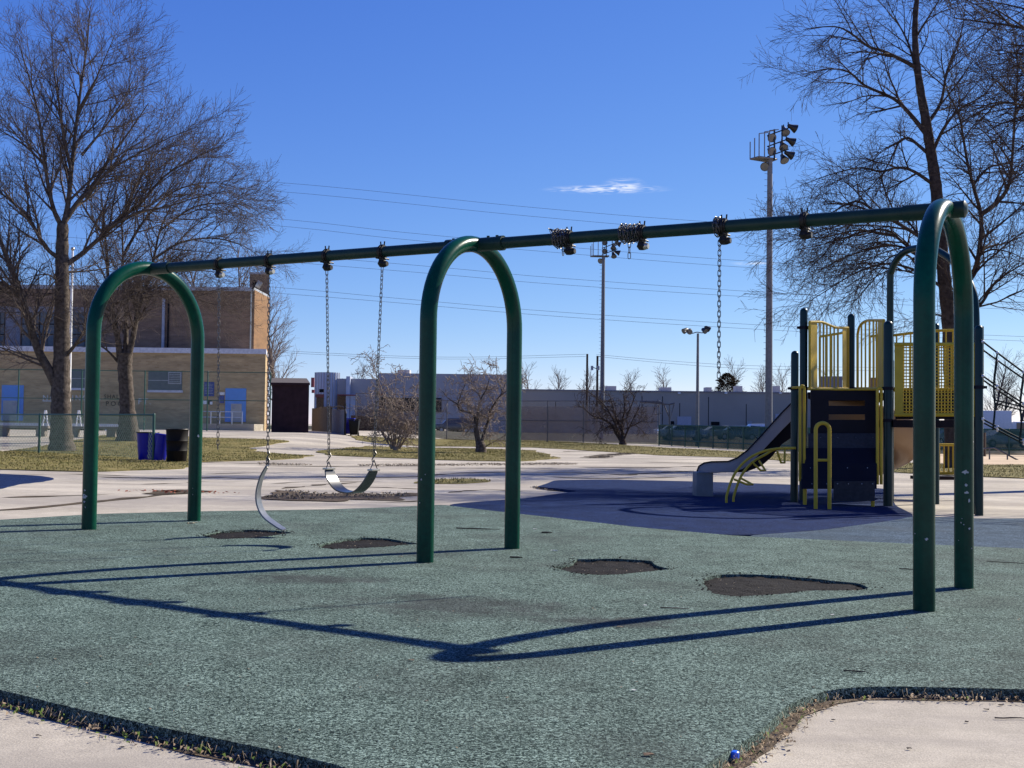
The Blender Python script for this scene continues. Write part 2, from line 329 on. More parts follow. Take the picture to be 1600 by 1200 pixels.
def raw(name, V, Fq, m, parent=None, smooth=False):
    """numpy vertices and equal-sized faces -> one mesh object"""
    me = bpy.data.meshes.new(name); V = np.asarray(V, np.float32); Fq = np.asarray(Fq, np.int32)
    if parent: V = V-np.array(org(parent), np.float32)
    k = Fq.shape[1]; me.vertices.add(len(V)); me.vertices.foreach_set('co', V.ravel())
    me.loops.add(Fq.size); me.loops.foreach_set('vertex_index', Fq.ravel())
    me.polygons.add(len(Fq)); me.polygons.foreach_set('loop_start', np.arange(0, Fq.size, k, dtype=np.int32))
    if smooth: me.polygons.foreach_set('use_smooth', np.ones(len(Fq), bool))
    me.update(calc_edges=True); me.validate(); me.materials.append(m)
    o = bpy.data.objects.new(name, me); COL.objects.link(o)
    if parent: o.parent = parent; ORG[o.name] = org(parent)
    return o
def tubes_np(polys, n):
    """list of (points list, radii list) -> V, quads, batched by point count"""
    VV = []; FF = []; off = 0; by = {}
    for p, r in polys: by.setdefault(len(p), []).append((p, r))
    for k, L in by.items():
        P = np.array([q[0] for q in L], float); Rr = np.array([q[1] for q in L], float); b = len(L)
        T = np.empty_like(P); T[:, 1:-1] = P[:, 2:]-P[:, :-2]; T[:, 0] = P[:, 1]-P[:, 0]; T[:, -1] = P[:, -1]-P[:, -2]
        T /= np.linalg.norm(T, axis=2, keepdims=True)+1e-12
        mt = T.mean(1); ref = np.where(np.abs(mt[:, 2:3]) < .7, np.array([[0, 0, 1.]]), np.array([[1., 0, 0]]))[:, None, :]
        U = np.cross(T, np.broadcast_to(ref, T.shape)); U /= np.linalg.norm(U, axis=2, keepdims=True)+1e-12; W = np.cross(T, U)
        a = 2*np.pi*np.arange(n)/n
        V = P[:, :, None, :]+Rr[:, :, None, None]*(U[:, :, None, :]*np.cos(a)[None, None, :, None]+W[:, :, None, :]*np.sin(a)[None, None, :, None])
        idx = np.arange(b*k*n).reshape(b, k, n)+off; off += b*k*n
        A = idx[:, :-1, :]; B = np.roll(A, -1, 2); Dn = idx[:, 1:, :]; C = np.roll(Dn, -1, 2)
        FF.append(np.stack([A, B, C, Dn], -1).reshape(-1, 4)); VV.append(V.reshape(-1, 3))
    return np.concatenate(VV), np.concatenate(FF)

# ------------------------------------------------------------------ sky and sun
SUN_AZ, SUN_EL = R(54), R(33.8)          # azimuth clockwise from +Y
w = bpy.data.worlds.new('World'); sc.world = w; w.use_nodes = True; N, L = w.node_tree.nodes, w.node_tree.links
bg = N['Background']; sky = N.new('ShaderNodeTexSky'); sky.sky_type = 'NISHITA'; sky.sun_disc = False
sky.sun_elevation = SUN_EL; sky.sun_rotation = SUN_AZ; sky.air_density = .7; sky.dust_density = 0; sky.ozone_density = 6.0; sky.altitude = 0
bg.inputs[1].default_value = .0765
# thin cirrus wisps, placed by direction in the sky
tc = N.new('ShaderNodeTexCoord'); mp = N.new('ShaderNodeMapping'); mp.inputs['Scale'].default_value = (70, 70, 520)
L.new(tc.outputs['Generated'], mp.inputs[0]); cn = N.new('ShaderNodeTexNoise'); cn.inputs['Scale'].default_value = 1; cn.inputs['Detail'].default_value = 9; cn.inputs['Distortion'].default_value = 1.1; L.new(mp.outputs[0], cn.inputs['Vector'])
tot = None
for px, py, wx, wz, amp in ((948, 296, .058, .0044, 1.0), (975, 288, .020, .0065, .75), (1180, 411, .026, .0026, .55)):
    d = Vector(ray(px, py)).normalized()
    sub = N.new('ShaderNodeVectorMath'); sub.operation = 'SUBTRACT'; L.new(tc.outputs['Generated'], sub.inputs[0]); sub.inputs[1].default_value = d
    mu = N.new('ShaderNodeVectorMath'); mu.operation = 'DIVIDE'; L.new(sub.outputs[0], mu.inputs[0]); mu.inputs[1].default_value = (wx, 1, wz)
    ln = N.new('ShaderNodeVectorMath'); ln.operation = 'LENGTH'; L.new(mu.outputs[0], ln.inputs[0])
    mr = N.new('ShaderNodeMapRange'); mr.interpolation_type = 'SMOOTHSTEP'; mr.inputs[1].default_value = 1; mr.inputs[2].default_value = 0; mr.inputs[3].default_value = 0; mr.inputs[4].default_value = amp; L.new(ln.outputs['Value'], mr.inputs[0])
    if tot is None: tot = mr.outputs[0]
    else:
        a_ = N.new('ShaderNodeMath'); L.new(tot, a_.inputs[0]); L.new(mr.outputs[0], a_.inputs[1]); tot = a_.outputs[0]
nr = N.new('ShaderNodeMapRange'); nr.inputs[1].default_value = .40; nr.inputs[2].default_value = .74; L.new(cn.outputs['Fac'], nr.inputs[0])
ml = N.new('ShaderNodeMath'); ml.operation = 'MULTIPLY'; ml.use_clamp = True; L.new(tot, ml.inputs[0]); L.new(nr.outputs[0], ml.inputs[1])
sepc = N.new('ShaderNodeSeparateColor'); L.new(sky.outputs[0], sepc.inputs[0]); hs = N.new('ShaderNodeCombineColor')
for ch, (k_, e_) in enumerate(((.685, 1.305), (.831, 1.039), (2.606, .5))):        # film response of the phone camera to the sky
    pw = N.new('ShaderNodeMath'); pw.operation = 'POWER'; L.new(sepc.outputs[ch], pw.inputs[0]); pw.inputs[1].default_value = e_
    mk = N.new('ShaderNodeMath'); mk.operation = 'MULTIPLY'; L.new(pw.outputs[0], mk.inputs[0]); mk.inputs[1].default_value = k_; L.new(mk.outputs[0], hs.inputs[ch])
mxc = N.new('ShaderNodeMix'); mxc.data_type = 'RGBA'; L.new(ml.outputs[0], mxc.inputs[0]); L.new(hs.outputs[0], mxc.inputs[6]); mxc.inputs[7].default_value = (9, 9, 9, 1)
L.new(mxc.outputs[2], bg.inputs[0])
sd = bpy.data.lights.new('sun', 'SUN'); so = bpy.data.objects.new('sun', sd); COL.objects.link(so)
sd.energy = 5.0; sd.angle = R(.5); sd.color = (1, .925, .79)
sdir = Vector((math.sin(SUN_AZ)*math.cos(SUN_EL), math.cos(SUN_AZ)*math.cos(SUN_EL), math.sin(SUN_EL)))
so.rotation_euler = sdir.to_track_quat('Z', 'Y').to_euler(); so.location = sdir*60
vs = sc.view_settings; vs.view_transform = 'Standard'; vs.look = 'None'; vs.exposure = .80; vs.gamma = 1; sc.display_settings.display_device = 'sRGB'

# ------------------------------------------------------------------ ground
def axis(a, b, step, far):
    c = list(np.arange(a, b+1e-6, step)); s = step; x = b
    while x < far: s *= 1.25; x += s; c.append(x)
    s = step; x = a; pre = []
    while x > -far: s *= 1.25; x -= s; pre.append(x)
    return np.array(pre[::-1]+c)
gx_, gy_ = axis(-60, 50, 1., 3000), axis(-6, 110, 1., 3000)
GX, GY = np.meshgrid(gx_, gy_); nx, ny = len(gx_), len(gy_)
idx = np.arange(nx*ny).reshape(ny, nx)
Fq = np.stack([idx[:-1, :-1], idx[:-1, 1:], idx[1:, 1:], idx[1:, :-1]], -1).reshape(-1, 4)
struct(raw('ground', np.stack([GX, GY, g(GX, GY)], -1).reshape(-1, 3), Fq, M['concrete'], smooth=True), 'pale old concrete paving of the playground')

def smooth_poly(px, jit=.0, step=.25, closed=True, conv=True, h=0., rough=0.):
    P = [gp(*p, h=h) if conv else Vector((p[0], p[1], 0)) for p in px]; out = []
    n = len(P)
    for i in range(n if closed else n-1):
        a, b = P[i], P[(i+1) % n]; k = max(1, min(160, int((b-a).length/step)))
        for j in range(k):
            q = a.lerp(b, j/k); out.append((q.x+random.uniform(-jit, jit), q.y+random.uniform(-jit, jit)))
    if not closed: out.append((P[-1].x, P[-1].y))
    if rough:
        ph = random.uniform(0, 99)
        out = [(x+rough*(noise.noise((x*.9, y*.9, ph))+.6*noise.noise((x*2.7, y*2.7, ph))+.4*noise.noise((x*7, y*7, ph))), y+rough*(noise.noise((x*.9, y*.9, ph+9))+.6*noise.noise((x*2.7, y*2.7, ph+9))+.4*noise.noise((x*7, y*7, ph+9)))) for x, y in out]
    # soften corners
    if closed and len(out) > 8:
        A = np.array(out)
        for _ in range(2): A = .5*A+.25*np.roll(A, 1, 0)+.25*np.roll(A, -1, 0)
        out = [tuple(q) for q in A]
    return out
def inside(pt, poly):
    x, y = pt; c = False; j = len(poly)-1
    for i in range(len(poly)):
        xi, yi = poly[i]; xj, yj = poly[j]
        if (yi > y) != (yj > y) and x < (xj-xi)*(y-yi)/(yj-yi)+xi: c = not c
        j = i
    return c
def sheet(name, poly, h, m, label, holes=(), step=1., skirt=0., top_noise=0., cat='ground'):
    polys = [poly]+list(holes); V = []; Ed = []
    for p in polys:
        o = len(V); V += [Vector(q) for q in p]; Ed += [(o+i, o+(i+1) % len(p)) for i in range(len(p))]
    A = np.array(poly); lo, hi = A.min(0), A.max(0)
    for x in np.arange(lo[0]+step/2, hi[0], step):
        for y in np.arange(lo[1]+step/2, hi[1], step): V.append(Vector((x+random.uniform(-.1, .1)*step, y+random.uniform(-.1, .1)*step)))
    r = geometry.delaunay_2d_cdt(V, Ed, [], 0, 1e-5)
    P, Fc = r[0], r[2]; keep = []
    for f in Fc:
        c = sum((P[i] for i in f), Vector((0, 0)))/3
        if inside(c, poly) and not any(inside(c, q) for q in holes): keep.append(tuple(f))
    Z = g([p.x for p in P], [p.y for p in P])
    mb = MB(); mb.v = [(p.x, p.y, float(z)+h+(random.uniform(-1, 1)*top_noise)) for p, z in zip(P, Z)]; mb.f = keep
    if skirt:
        for p in polys:
            o = len(mb.v); n = len(p); Zp = g([q[0] for q in p], [q[1] for q in p])
            mb.v += [(q[0], q[1], float(z)+h) for q, z in zip(p, Zp)]+[(q[0], q[1], float(z)+h-skirt) for q, z in zip(p, Zp)]
            mb.f += [(o+i, o+(i+1) % n, o+n+(i+1) % n, o+n+i) for i in range(n)]
    used = sorted({i for f in mb.f for i in f}); mp_ = {u: k for k, u in enumerate(used)}
    mb.v = [mb.v[u] for u in used]; mb.f = [tuple(mp_[i] for i in f) for f in mb.f]
    me = bpy.data.meshes.new(name); me.from_pydata(mb.v, [], mb.f); me.materials.append(m); fix(me)
    up = sum(p.normal.z for p in me.polygons)
    if up < 0: me.flip_normals()
    o = bpy.data.objects.new(name, me); COL.objects.link(o); return struct(o, label, cat)

holes_px = [[(314, 837), (345, 830), (385, 827.5), (430, 829), (455, 832), (430, 836.5), (395, 840), (350, 842.5), (330, 842)],
            [(488, 853), (515, 844), (560, 840), (600, 841), (628, 846), (652, 849.5), (625, 852), (590, 855), (540, 857.5), (505, 857)],
            [(864, 886), (892, 882), (900, 874), (960, 873), (1015, 876), (1030, 885), (1052, 890), (1010, 894), (970, 898), (930, 899), (890, 894)],
            [(1101, 905), (1125, 898), (1190, 898.5), (1270, 904), (1345, 911), (1364, 918), (1340, 922), (1260, 923), (1200, 930), (1150, 932), (1112, 928), (1103, 915)]]
holes = [smooth_poly(h, .012, .035, h=.045, rough=.05) for h in holes_px]
green_px = [(-420, 828), (-150, 818), (0, 812), (150, 803), (300, 799), (500, 796), (600, 793), (690, 788.5), (760, 797), (850, 807), (1000, 824), (1150, 837), (1300, 844), (1450, 850.5), (1600, 857), (1950, 872),
            (2300, 1100), (1900, 1082), (1600, 1077), (1400, 1072), (1340, 1073), (1290, 1078), (1235, 1098), (1180, 1148), (1090, 1202), (1010, 1290), (880, 1390), (720, 1330), (560, 1202), (450, 1176), (250, 1136), (100, 1102), (0, 1077), (-350, 1010)]
sheet('green_rubber_surface', smooth_poly(green_px, .005, .08, h=.045), .045, M['green_rub'], 'green shredded rubber safety surface under the swings', holes, .6, .06)
wear_l = ['dark worn hole in the green rubber under the broken swing', 'dark worn hole in the green rubber under the whole belt swing', 'jagged dark worn hole in the green rubber right of the middle arch', 'long tapering dark worn hole left of the right arch']
for h, l in zip(holes, wear_l):
    c = np.mean(h, 0); big = [tuple(c+(np.array(q)-c)*1.06) for q in h]
    sheet('worn_patch', big, .026, M['mulch'], l, (), .07, 0, .006)
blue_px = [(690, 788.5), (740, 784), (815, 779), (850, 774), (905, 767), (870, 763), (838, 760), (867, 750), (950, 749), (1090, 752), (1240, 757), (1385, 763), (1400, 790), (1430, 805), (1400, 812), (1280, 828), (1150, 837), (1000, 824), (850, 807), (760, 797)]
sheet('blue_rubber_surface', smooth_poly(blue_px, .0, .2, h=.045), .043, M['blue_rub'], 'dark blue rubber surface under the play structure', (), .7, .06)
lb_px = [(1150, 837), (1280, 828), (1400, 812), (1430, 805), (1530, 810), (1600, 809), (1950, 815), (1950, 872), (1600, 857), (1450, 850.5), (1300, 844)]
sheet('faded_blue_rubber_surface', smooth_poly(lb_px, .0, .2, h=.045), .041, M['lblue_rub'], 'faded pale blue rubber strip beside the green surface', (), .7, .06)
sheet('blue_rubber_surface', smooth_poly([(-260, 735), (0, 741), (60, 744), (88, 748), (70, 752), (40, 756), (0, 765), (-260, 776)], .02, .3, rough=.12), .012, M['blue_rub'], 'small blue rubber patch at the left edge of the paving', (), .8, .015)
# joint of dirt and weeds along the near edge of the rubber
near_l = [(-350, 1010), (0, 1077), (100, 1102), (250, 1136), (450, 1176), (560, 1202), (720, 1330)]
near_r = [(880, 1390), (1010, 1290), (1090, 1202), (1180, 1148), (1235, 1098), (1290, 1078), (1340, 1073), (1400, 1072), (1600, 1077), (1900, 1082)]
def strip_poly(line, wid, up_in=.05):
    P = smooth_poly(line, 0, .1, closed=False, h=.045); A = np.array(P); T = np.gradient(A, axis=0); T /= np.linalg.norm(T, axis=1, keepdims=True)+1e-9
    Nn = np.stack([T[:, 1], -T[:, 0]], 1)          # away from the pad
    wv = np.array([wid*(.45+1.0*random.random()) for _ in P]); wv = np.convolve(np.pad(wv, 1, 'edge'), np.ones(3)/3, 'valid')
    return A, Nn, [tuple(a-n*up_in) for a, n in zip(A, Nn)]+[tuple(a+n*k) for a, n, k in list(zip(A, Nn, wv))[::-1]]
Al, Nl, pl = strip_poly(near_l, .065); Ar, Nr, pr = strip_poly(near_r, .06)
sheet('dirt_strip', pl, .003, M['dirt'], 'strip of dirt and weeds along the left near edge of the green rubber', (), .1, 0, .002)
sheet('dirt_strip', pr, .003, M['dirt'], 'strip of dirt and dry leaves along the right near edge of the green rubber', (), .1, 0, .002)

def bits(name, n, A, Nn, lo, hi, size, m, label, cat, h=.008, asp=.4, lift=.02):
    V = []; Fc = []
    for i in range(n):
        k = random.randrange(len(A)); p = A[k]+Nn[k]*random.uniform(lo, hi)+np.array([random.uniform(-.06, .06), random.uniform(-.06, .06)])
        c = Vector((p[0], p[1], gz(p[0], p[1])+h+random.random()*.006)); s = size*random.uniform(.4, 1.3)
        a = random.uniform(0, 6.28); u = Vector((math.cos(a), math.sin(a), random.uniform(-.3, .5)))*s; v = Vector((-math.sin(a), math.cos(a), random.uniform(-.3, .6)))*s*asp
        o = len(V); mid = c+Vector((0, 0, lift*random.random()))
        V += [c-u, mid-v, c+u, mid+v]; Fc += [(o, o+1, o+2, o+3)]
    return stuff(raw(name, V, Fc, m), label, cat)
for A, Nn, s in ((Al, Nl, 'left'), (Ar, Nr, 'right')):
    bits('leaf_litter', 900, A, Nn, -.01, .065, .010, M['leaf'], 'crumbled dry leaves in the %s dirt joint beside the rubber' % s, 'leaf litter', .008, .5, .012)
    bits('dead_straw', 850, A, Nn, -.01, .06, .02, M['straw'], 'dead straw stalks in the %s dirt joint beside the rubber' % s, 'straw', .008, .07, .03)
    bits('green_weeds', 420 if s == 'left' else 70, A, Nn, .0, .08, .012, M['weed'], 'small green weeds in the %s dirt joint beside the rubber' % s, 'weeds', .008, .4, .02)

# cracks in the paving
def crack(line, wid, label):
    P = smooth_poly(line, 0, .35, closed=False); A = np.array(P); T = np.gradient(A, axis=0); T /= np.linalg.norm(T, axis=1, keepdims=True)+1e-9
    Nn = np.stack([T[:, 1], -T[:, 0]], 1); k = len(A)
    off = np.cumsum(rng.normal(0, .05, k)); off -= np.linspace(off[0], off[-1], k); A = A+Nn*off[:, None]
    w = wid*rng.uniform(.2, 2.4, k); w[0] = w[-1] = .004
    P2 = [tuple(a+n*q/2) for a, n, q in zip(A, Nn, w)]+[tuple(a-n*q/2) for a, n, q in list(zip(A, Nn, w))[::-1]]
    V = [(p[0], p[1], gz(*p)+.006) for p in P2]; n = len(V); Fc = [(i, i+1, n-2-i, n-1-i) for i in range(k-1)]
    struct(raw('paving_crack', V, Fc, M['crack']), label)
for ln, wd, lb in (([(-60, 801), (60, 792), (140, 785), (230, 776), (330, 769)], .09, 'long diagonal crack in the concrete behind the left arch'),
    ([(300, 722), (400, 725), (480, 726.5)], .16, 'dark crack in the concrete below the left lawn'), ([(318, 741), (400, 739), (476, 740)], .16, 'short dark crack between the left arch and the broken swing'),
    ([(400, 728), (520, 729), (640, 728), (760, 725), (900, 725)], .22, 'long dark crack across the concrete in front of the shrubs'), ([(480, 744), (560, 747), (640, 745.5), (720, 740), (800, 737), (900, 739), (985, 743), (1085, 736)], .16, 'long winding crack across the concrete behind the middle arch'),
    ([(440, 764), (515, 757), (560, 754)], .12, 'short crack left of the whole belt swing'), ([(925, 716), (955, 711), (1000, 707)], .5, 'weedy crack in the concrete behind the slide'),
    ([(20, 742), (120, 741), (210, 744)], .12, 'crack in the concrete below the left lawn edge'), ([(420, 756), (500, 752), (600, 753)], .1, 'forked crack behind the broken swing'), ([(860, 745), (940, 748), (1060, 746)], .14, 'crack in the concrete just behind the blue surface'), ([(700, 770), (760, 765), (820, 768)], .1, 'short crack left of the blue surface'), ([(560, 787), (640, 784), (700, 780)], .06, 'fine crack beside the green rubber edge'), ([(880, 706), (960, 704), (1060, 712)], .25, 'weedy joint at the edge of the far grass strip'), ([(640, 734), (760, 732), (880, 733), (1000, 735)], .14, 'thin crack across the concrete behind the middle arch'), ([(150, 745), (260, 748), (340, 746.5), (420, 750)], .13, 'wandering crack in the concrete under the drum'), ([(520, 760), (600, 762), (660, 765)], .1, 'short crack right of the whole belt swing'), ([(1000, 722), (1100, 724), (1180, 727)], .18, 'crack in the concrete behind the straight slide'), ([(0, 778), (90, 775), (180, 772)], .1, 'hairline crack left of the red leaves'), ([(900, 730), (1000, 731), (1090, 729)], .2, 'faint crack in the concrete left of the slide exit'), ([(100, 753), (220, 757), (330, 752)], .1, 'thin crack in the concrete behind the left arch legs')):
    crack(ln, wd, lb)
GR = []
def lawn(px, label, h=.02, step=2., jit=.1):
    p = smooth_poly(px, jit, .35, rough=.35); GR.append(p); sheet('lawn', p, h, M['grass'], label, (), step, .05, .008)
lawn([(-330, 738), (0, 734), (150, 737.5), (290, 733.5), (315, 722), (400, 720), (470, 716.5), (482, 712), (400, 706), (392, 700), (455, 690), (400, 686), (315, 684), (260, 681), (170, 680), (110, 690), (60, 698), (0, 706), (-330, 714)], 'yellowed winter lawn around the two left trees')
lawn([(492, 706), (520, 712), (600, 715), (700, 719.5), (800, 721.5), (850, 719.5), (872, 716), (848, 709), (830, 704), (740, 701), (660, 700), (590, 698), (530, 701)], 'winter grass island around the two shrubs', .022)
lawn([(545, 680), (600, 684), (690, 686), (830, 688), (950, 694), (1040, 700), (1180, 707), (1300, 712), (1300, 722), (1240, 721), (1150, 715), (1040, 712), (900, 703), (832, 699.5), (720, 698), (640, 696), (590, 693), (560, 688)], 'long strip of winter grass before the tall fence', .018)
lawn([(1380, 722), (1500, 727), (1900, 728), (1900, 753), (1600, 748.5), (1520, 745), (1440, 741), (1380, 738)], 'winter grass right of the play structure')
lawn([(640, 754), (680, 750), (720, 749), (760, 751), (785, 754), (740, 757.5), (660, 757.5)], 'small green grass tuft strip growing through the concrete', .012, 1., .1)
sheet('bare_soil_patch', smooth_poly([(412, 779), (440, 775), (436, 770), (447, 766.5), (480, 771), (510, 773), (535, 769), (580, 773.5), (626, 769.5), (652, 775), (612, 778), (596, 783), (552, 780), (520, 784), (470, 782.5), (440, 782)], .1, .12, rough=.3), .01, M['dirt'], 'patch of bare soil and dead grass under the belt swing', (), .8)
sheet('bare_soil_patch', smooth_poly([(212, 773), (240, 768), (290, 766), (345, 769), (300, 772.5), (250, 774)], .08, .12, rough=.3), .01, M['crack'], 'dark soil patch with red leaves behind the left arch', (), .8)
sheet('bare_soil_patch', smooth_poly([(836, 760.5), (868, 763), (905, 767), (885, 769), (850, 766)], .06, .12, rough=.15), .012, M['dirt'], 'dry straw patch at the corner of the blue surface', (), .8)
fx = lambda px, D: (at(px, 640, D).x, D)
sheet('ball_field', smooth_poly([fx(420, 103), fx(690, 98.5), fx(1030, 87.2), fx(1031, 81.2), fx(1240, 68.2), fx(1420, 64.2), fx(1440, 64), fx(1445, 84), fx(2000, 84), fx(2000, 300), fx(300, 300)], 0, 3., conv=False), .01, M['field'], 'dull brown green ball field and parking beyond the fences', (), 9.)
sheet('infield', smooth_poly([(1440, 708), (2100, 706), (2100, 727), (1700, 727), (1500, 726.5), (1440, 722)], .1, 1.), .012, M['infield'], 'sandy ball field beyond the right grass', (), 3.)
# one mass of grass blades on the lawns
def blades(polys, per, hmin, hmax, name, m, label, cat='grass', wid=.012):
    V = []; 
    for p in polys:
        A = np.array(p); lo, hi = A.min(0), A.max(0); area = abs(np.sum(A[:, 0]*np.roll(A[:, 1], -1)-A[:, 1]*np.roll(A[:, 0], -1)))/2
        n = int(min(area*per, 26000)); c = 0; tries = 0
        while c < n and tries < n*6:
            tries += 1; x, y = random.uniform(lo[0], hi[0]), random.uniform(lo[1], hi[1])
            if math.sin(x*1.7+2*math.sin(y*.9))*math.sin(y*1.3+x*.4) < random.uniform(-1, .35)-.3: continue
            if inside((x, y), p):
                c += 1; z = gz(x, y)+.015; a = random.uniform(0, 6.28); h = random.uniform(hmin, hmax); l = random.uniform(.2, 1.)*h
                V += [(x-math.cos(a)*wid, y-math.sin(a)*wid, z), (x+math.cos(a)*wid, y+math.sin(a)*wid, z), (x+math.cos(a+1.3)*l, y+math.sin(a+1.3)*l, z+h)]
    stuff(raw(name, V, np.arange(len(V)).reshape(-1, 3), m), label, cat)
BS = [smooth_poly(p_, .1, .3, rough=.3) for p_ in ([(412, 779), (440, 775), (436, 770), (447, 766.5), (480, 771), (510, 773), (535, 769), (580, 773.5), (626, 769.5), (652, 775), (612, 778), (596, 783), (552, 780), (520, 784), (470, 782.5), (440, 782)], [(836, 760.5), (868, 763), (905, 767), (885, 769), (850, 766)], [(920, 717), (950, 711), (1000, 706), (990, 710), (950, 716)], [(395, 723), (480, 725), (480, 728), (395, 727)], [(560, 726), (900, 724), (900, 727), (560, 730)])]
blades(BS, 170, .008, .03, 'dead_grass', M['straw'], 'dead straw grass on the bare soil patches and in the wide cracks', wid=.014)
blades(GR, 90, .02, .055, 'grass_blades', M['blade'], 'short winter grass blades over all the lawns')

# ------------------------------------------------------------------ swing set
TH = -.5238; BD = Vector((math.cos(TH), math.sin(TH), 0)); BN = Vector((-math.sin(TH), math.cos(TH), 0))
A0 = Vector((-3.3613, 11.4175, 0)); SP = 3.5328; HW = .6356; TR = .0632; HT = 2.55
ZB = HT-TR-.004
swing = empty('swing_set', A0+BD*SP, 'long green steel arch swing set standing on the green rubber', 'swing set')
for i in range(3):
    C = A0+BD*(SP*i); mb = MB(); zc = HT-TR-HW; pts = []
    a, b = C-BN*HW, C+BN*HW
    pts = [Vector((a.x, a.y, gz(a.x, a.y)-.1)), Vector((a.x, a.y, .9)), Vector((a.x, a.y, zc-.02))]
    for k in range(33):
        t = math.pi-math.pi*k/32; pts.append(C+BN*(HW*math.cos(t))+Vector((0, 0, zc+HW*math.sin(t))))
    pts += [Vector((b.x, b.y, zc-.02)), Vector((b.x, b.y, .9)), Vector((b.x, b.y, gz(b.x, b.y)-.1))]
    mb.tube(pts, TR, 28); ob = mb.build('arch', M['green'], swing)
    # paint chips, thin irregular flakes on the shaft
    nchip = (4, 3, 8)[i]
    for k in range(nchip):
        leg = random.choice((a, a, b) if i == 0 else (b, b, a)); z = random.choice((random.uniform(.25, .75), random.uniform(.1, 1.1))); an = random.uniform(-1.3, 1.0)-math.pi/2
        s = random.choice((.003, .004, .006, .011)); q = []
        for j in range(9):
            t = 2*math.pi*j/9; rr = s*random.uniform(.45, 1.25); an2 = an+rr*math.cos(t)/TR
            q.append(Vector((leg.x, leg.y, z+rr*math.sin(t)*1.3))+Vector((math.cos(an2), math.sin(an2), 0))*(TR+.0008))
        ch = MB(); ch.add(q, [tuple(range(9))]); ch.build('paint_chip', M['chip'], ob, smooth=False)
for i, sd_, z, r_, an in ((2, 1, .80, .022, -1.75), (2, 1, .71, .014, -1.7), (2, 1, .66, .016, -1.6), (2, 1, .42, .010, -1.3), (2, -1, .44, .012, -1.7), (0, -1, .42, .03, -2.0), (0, -1, .47, .012, -1.95), (0, -1, .37, .012, -2.0)):
    C = A0+BD*(SP*i)+BN*(sd_*HW); q = []
    for j in range(11):
        t = 2*math.pi*j/11; rr = r_*random.uniform(.45, 1.2); a_ = an+rr*math.cos(t)/TR; q.append(Vector((C.x, C.y, z+rr*math.sin(t)*.8))+Vector((math.cos(a_), math.sin(a_), 0))*(TR+.0009))
    ch = MB(); ch.add(q, [tuple(range(11))]); ch.build('paint_chip', M['chip'], [o for o in swing.children if o.name.startswith('arch')][i], smooth=False)
mb = MB(); e0, e1 = A0-BD*.09, A0+BD*(2*SP+.11); mb.tube([e0+Vector((0, 0, ZB)), e1+Vector((0, 0, ZB))], .0445, 24)
mb.build('top_beam', M['beam'], swing)
for i, offs in ((0, (1,)), (1, (-1, 1)), (2, (-1, 1))):
    for s in offs:
        C = A0+BD*(SP*i)+Vector((0, 0, ZB)); mb = MB(); far = .26 if not (i == 2 and s == 1) else .10
        mb.tube([C+BD*s*.03, C+BD*s*far], .0535, 24)
        if i == 1:
            for q in (.12, .2): mb.tube([C+BD*s*q+Vector((0, 0, .05)), C+BD*s*q+Vector((0, 0, .064))], .012, 8)
            for q in (.24,): mb.tube([C+BD*s*(q-.02), C+BD*s*(q+.02)], .058, 24)
        mb.build('collar', M['beam'], swing)
mb = MB(); C = A0+BD*(2*SP+.1)+Vector((0, 0, ZB)); mb.tube([C, C+BD*.02, C+BD*.035], [.056, .054, .03], 20); mb.build('end_cap', M['beam'], swing)
PP = A0+Vector((0, 0, ZB))
def bx_(px, py=400):
    q = plane_pt(px, py, PP, BN); return (q-A0).dot(BD)
HANG = [343, 421, 511, 597.5, 889, 1003, 1131, 1257]
for px in HANG:
    t = bx_(px); c = A0+BD*t+Vector((0, 0, ZB)); mb = MB()
    mb.tube([c-BD*.022, c+BD*.022], .054, 16)
    mb.tube([c-BD*.008, c+BD*.008], .062, 12)
    mb.box(c+Vector((0, 0, -.072)), (.035, .05, .05), Matrix.Rotation(TH, 3, 'Z'))
    mb.tube([c+Vector((0, 0, -.07)), c+Vector((0, 0, -.1)), c+Vector((0, 0, -.125))], [.03, .04, .022], 10)
    for s in (-1, 1): mb.tube([c+BD*s*.02+BN*.06+Vector((0, 0, -.055)), c+BD*s*.02-BN*.06+Vector((0, 0, -.055))], .007, 6)
    for s in (-1, 1): mb.tube([c+BD*s*.016+Vector((0, 0, .045)), c+BD*s*.02+Vector((0, 0, .085))], .006, 6)
    h = mb.build('swing_hanger', M['iron'], swing)
    mb = MB(); mb.tube([c+BD*.02+Vector((0, 0, -.1)), c+BD*.05+Vector((0, 0, -.1))], [.028, .02], 12); mb.build('bushing', M['shiny'] if px in (343, 421, 1003) else M['iron'], h)

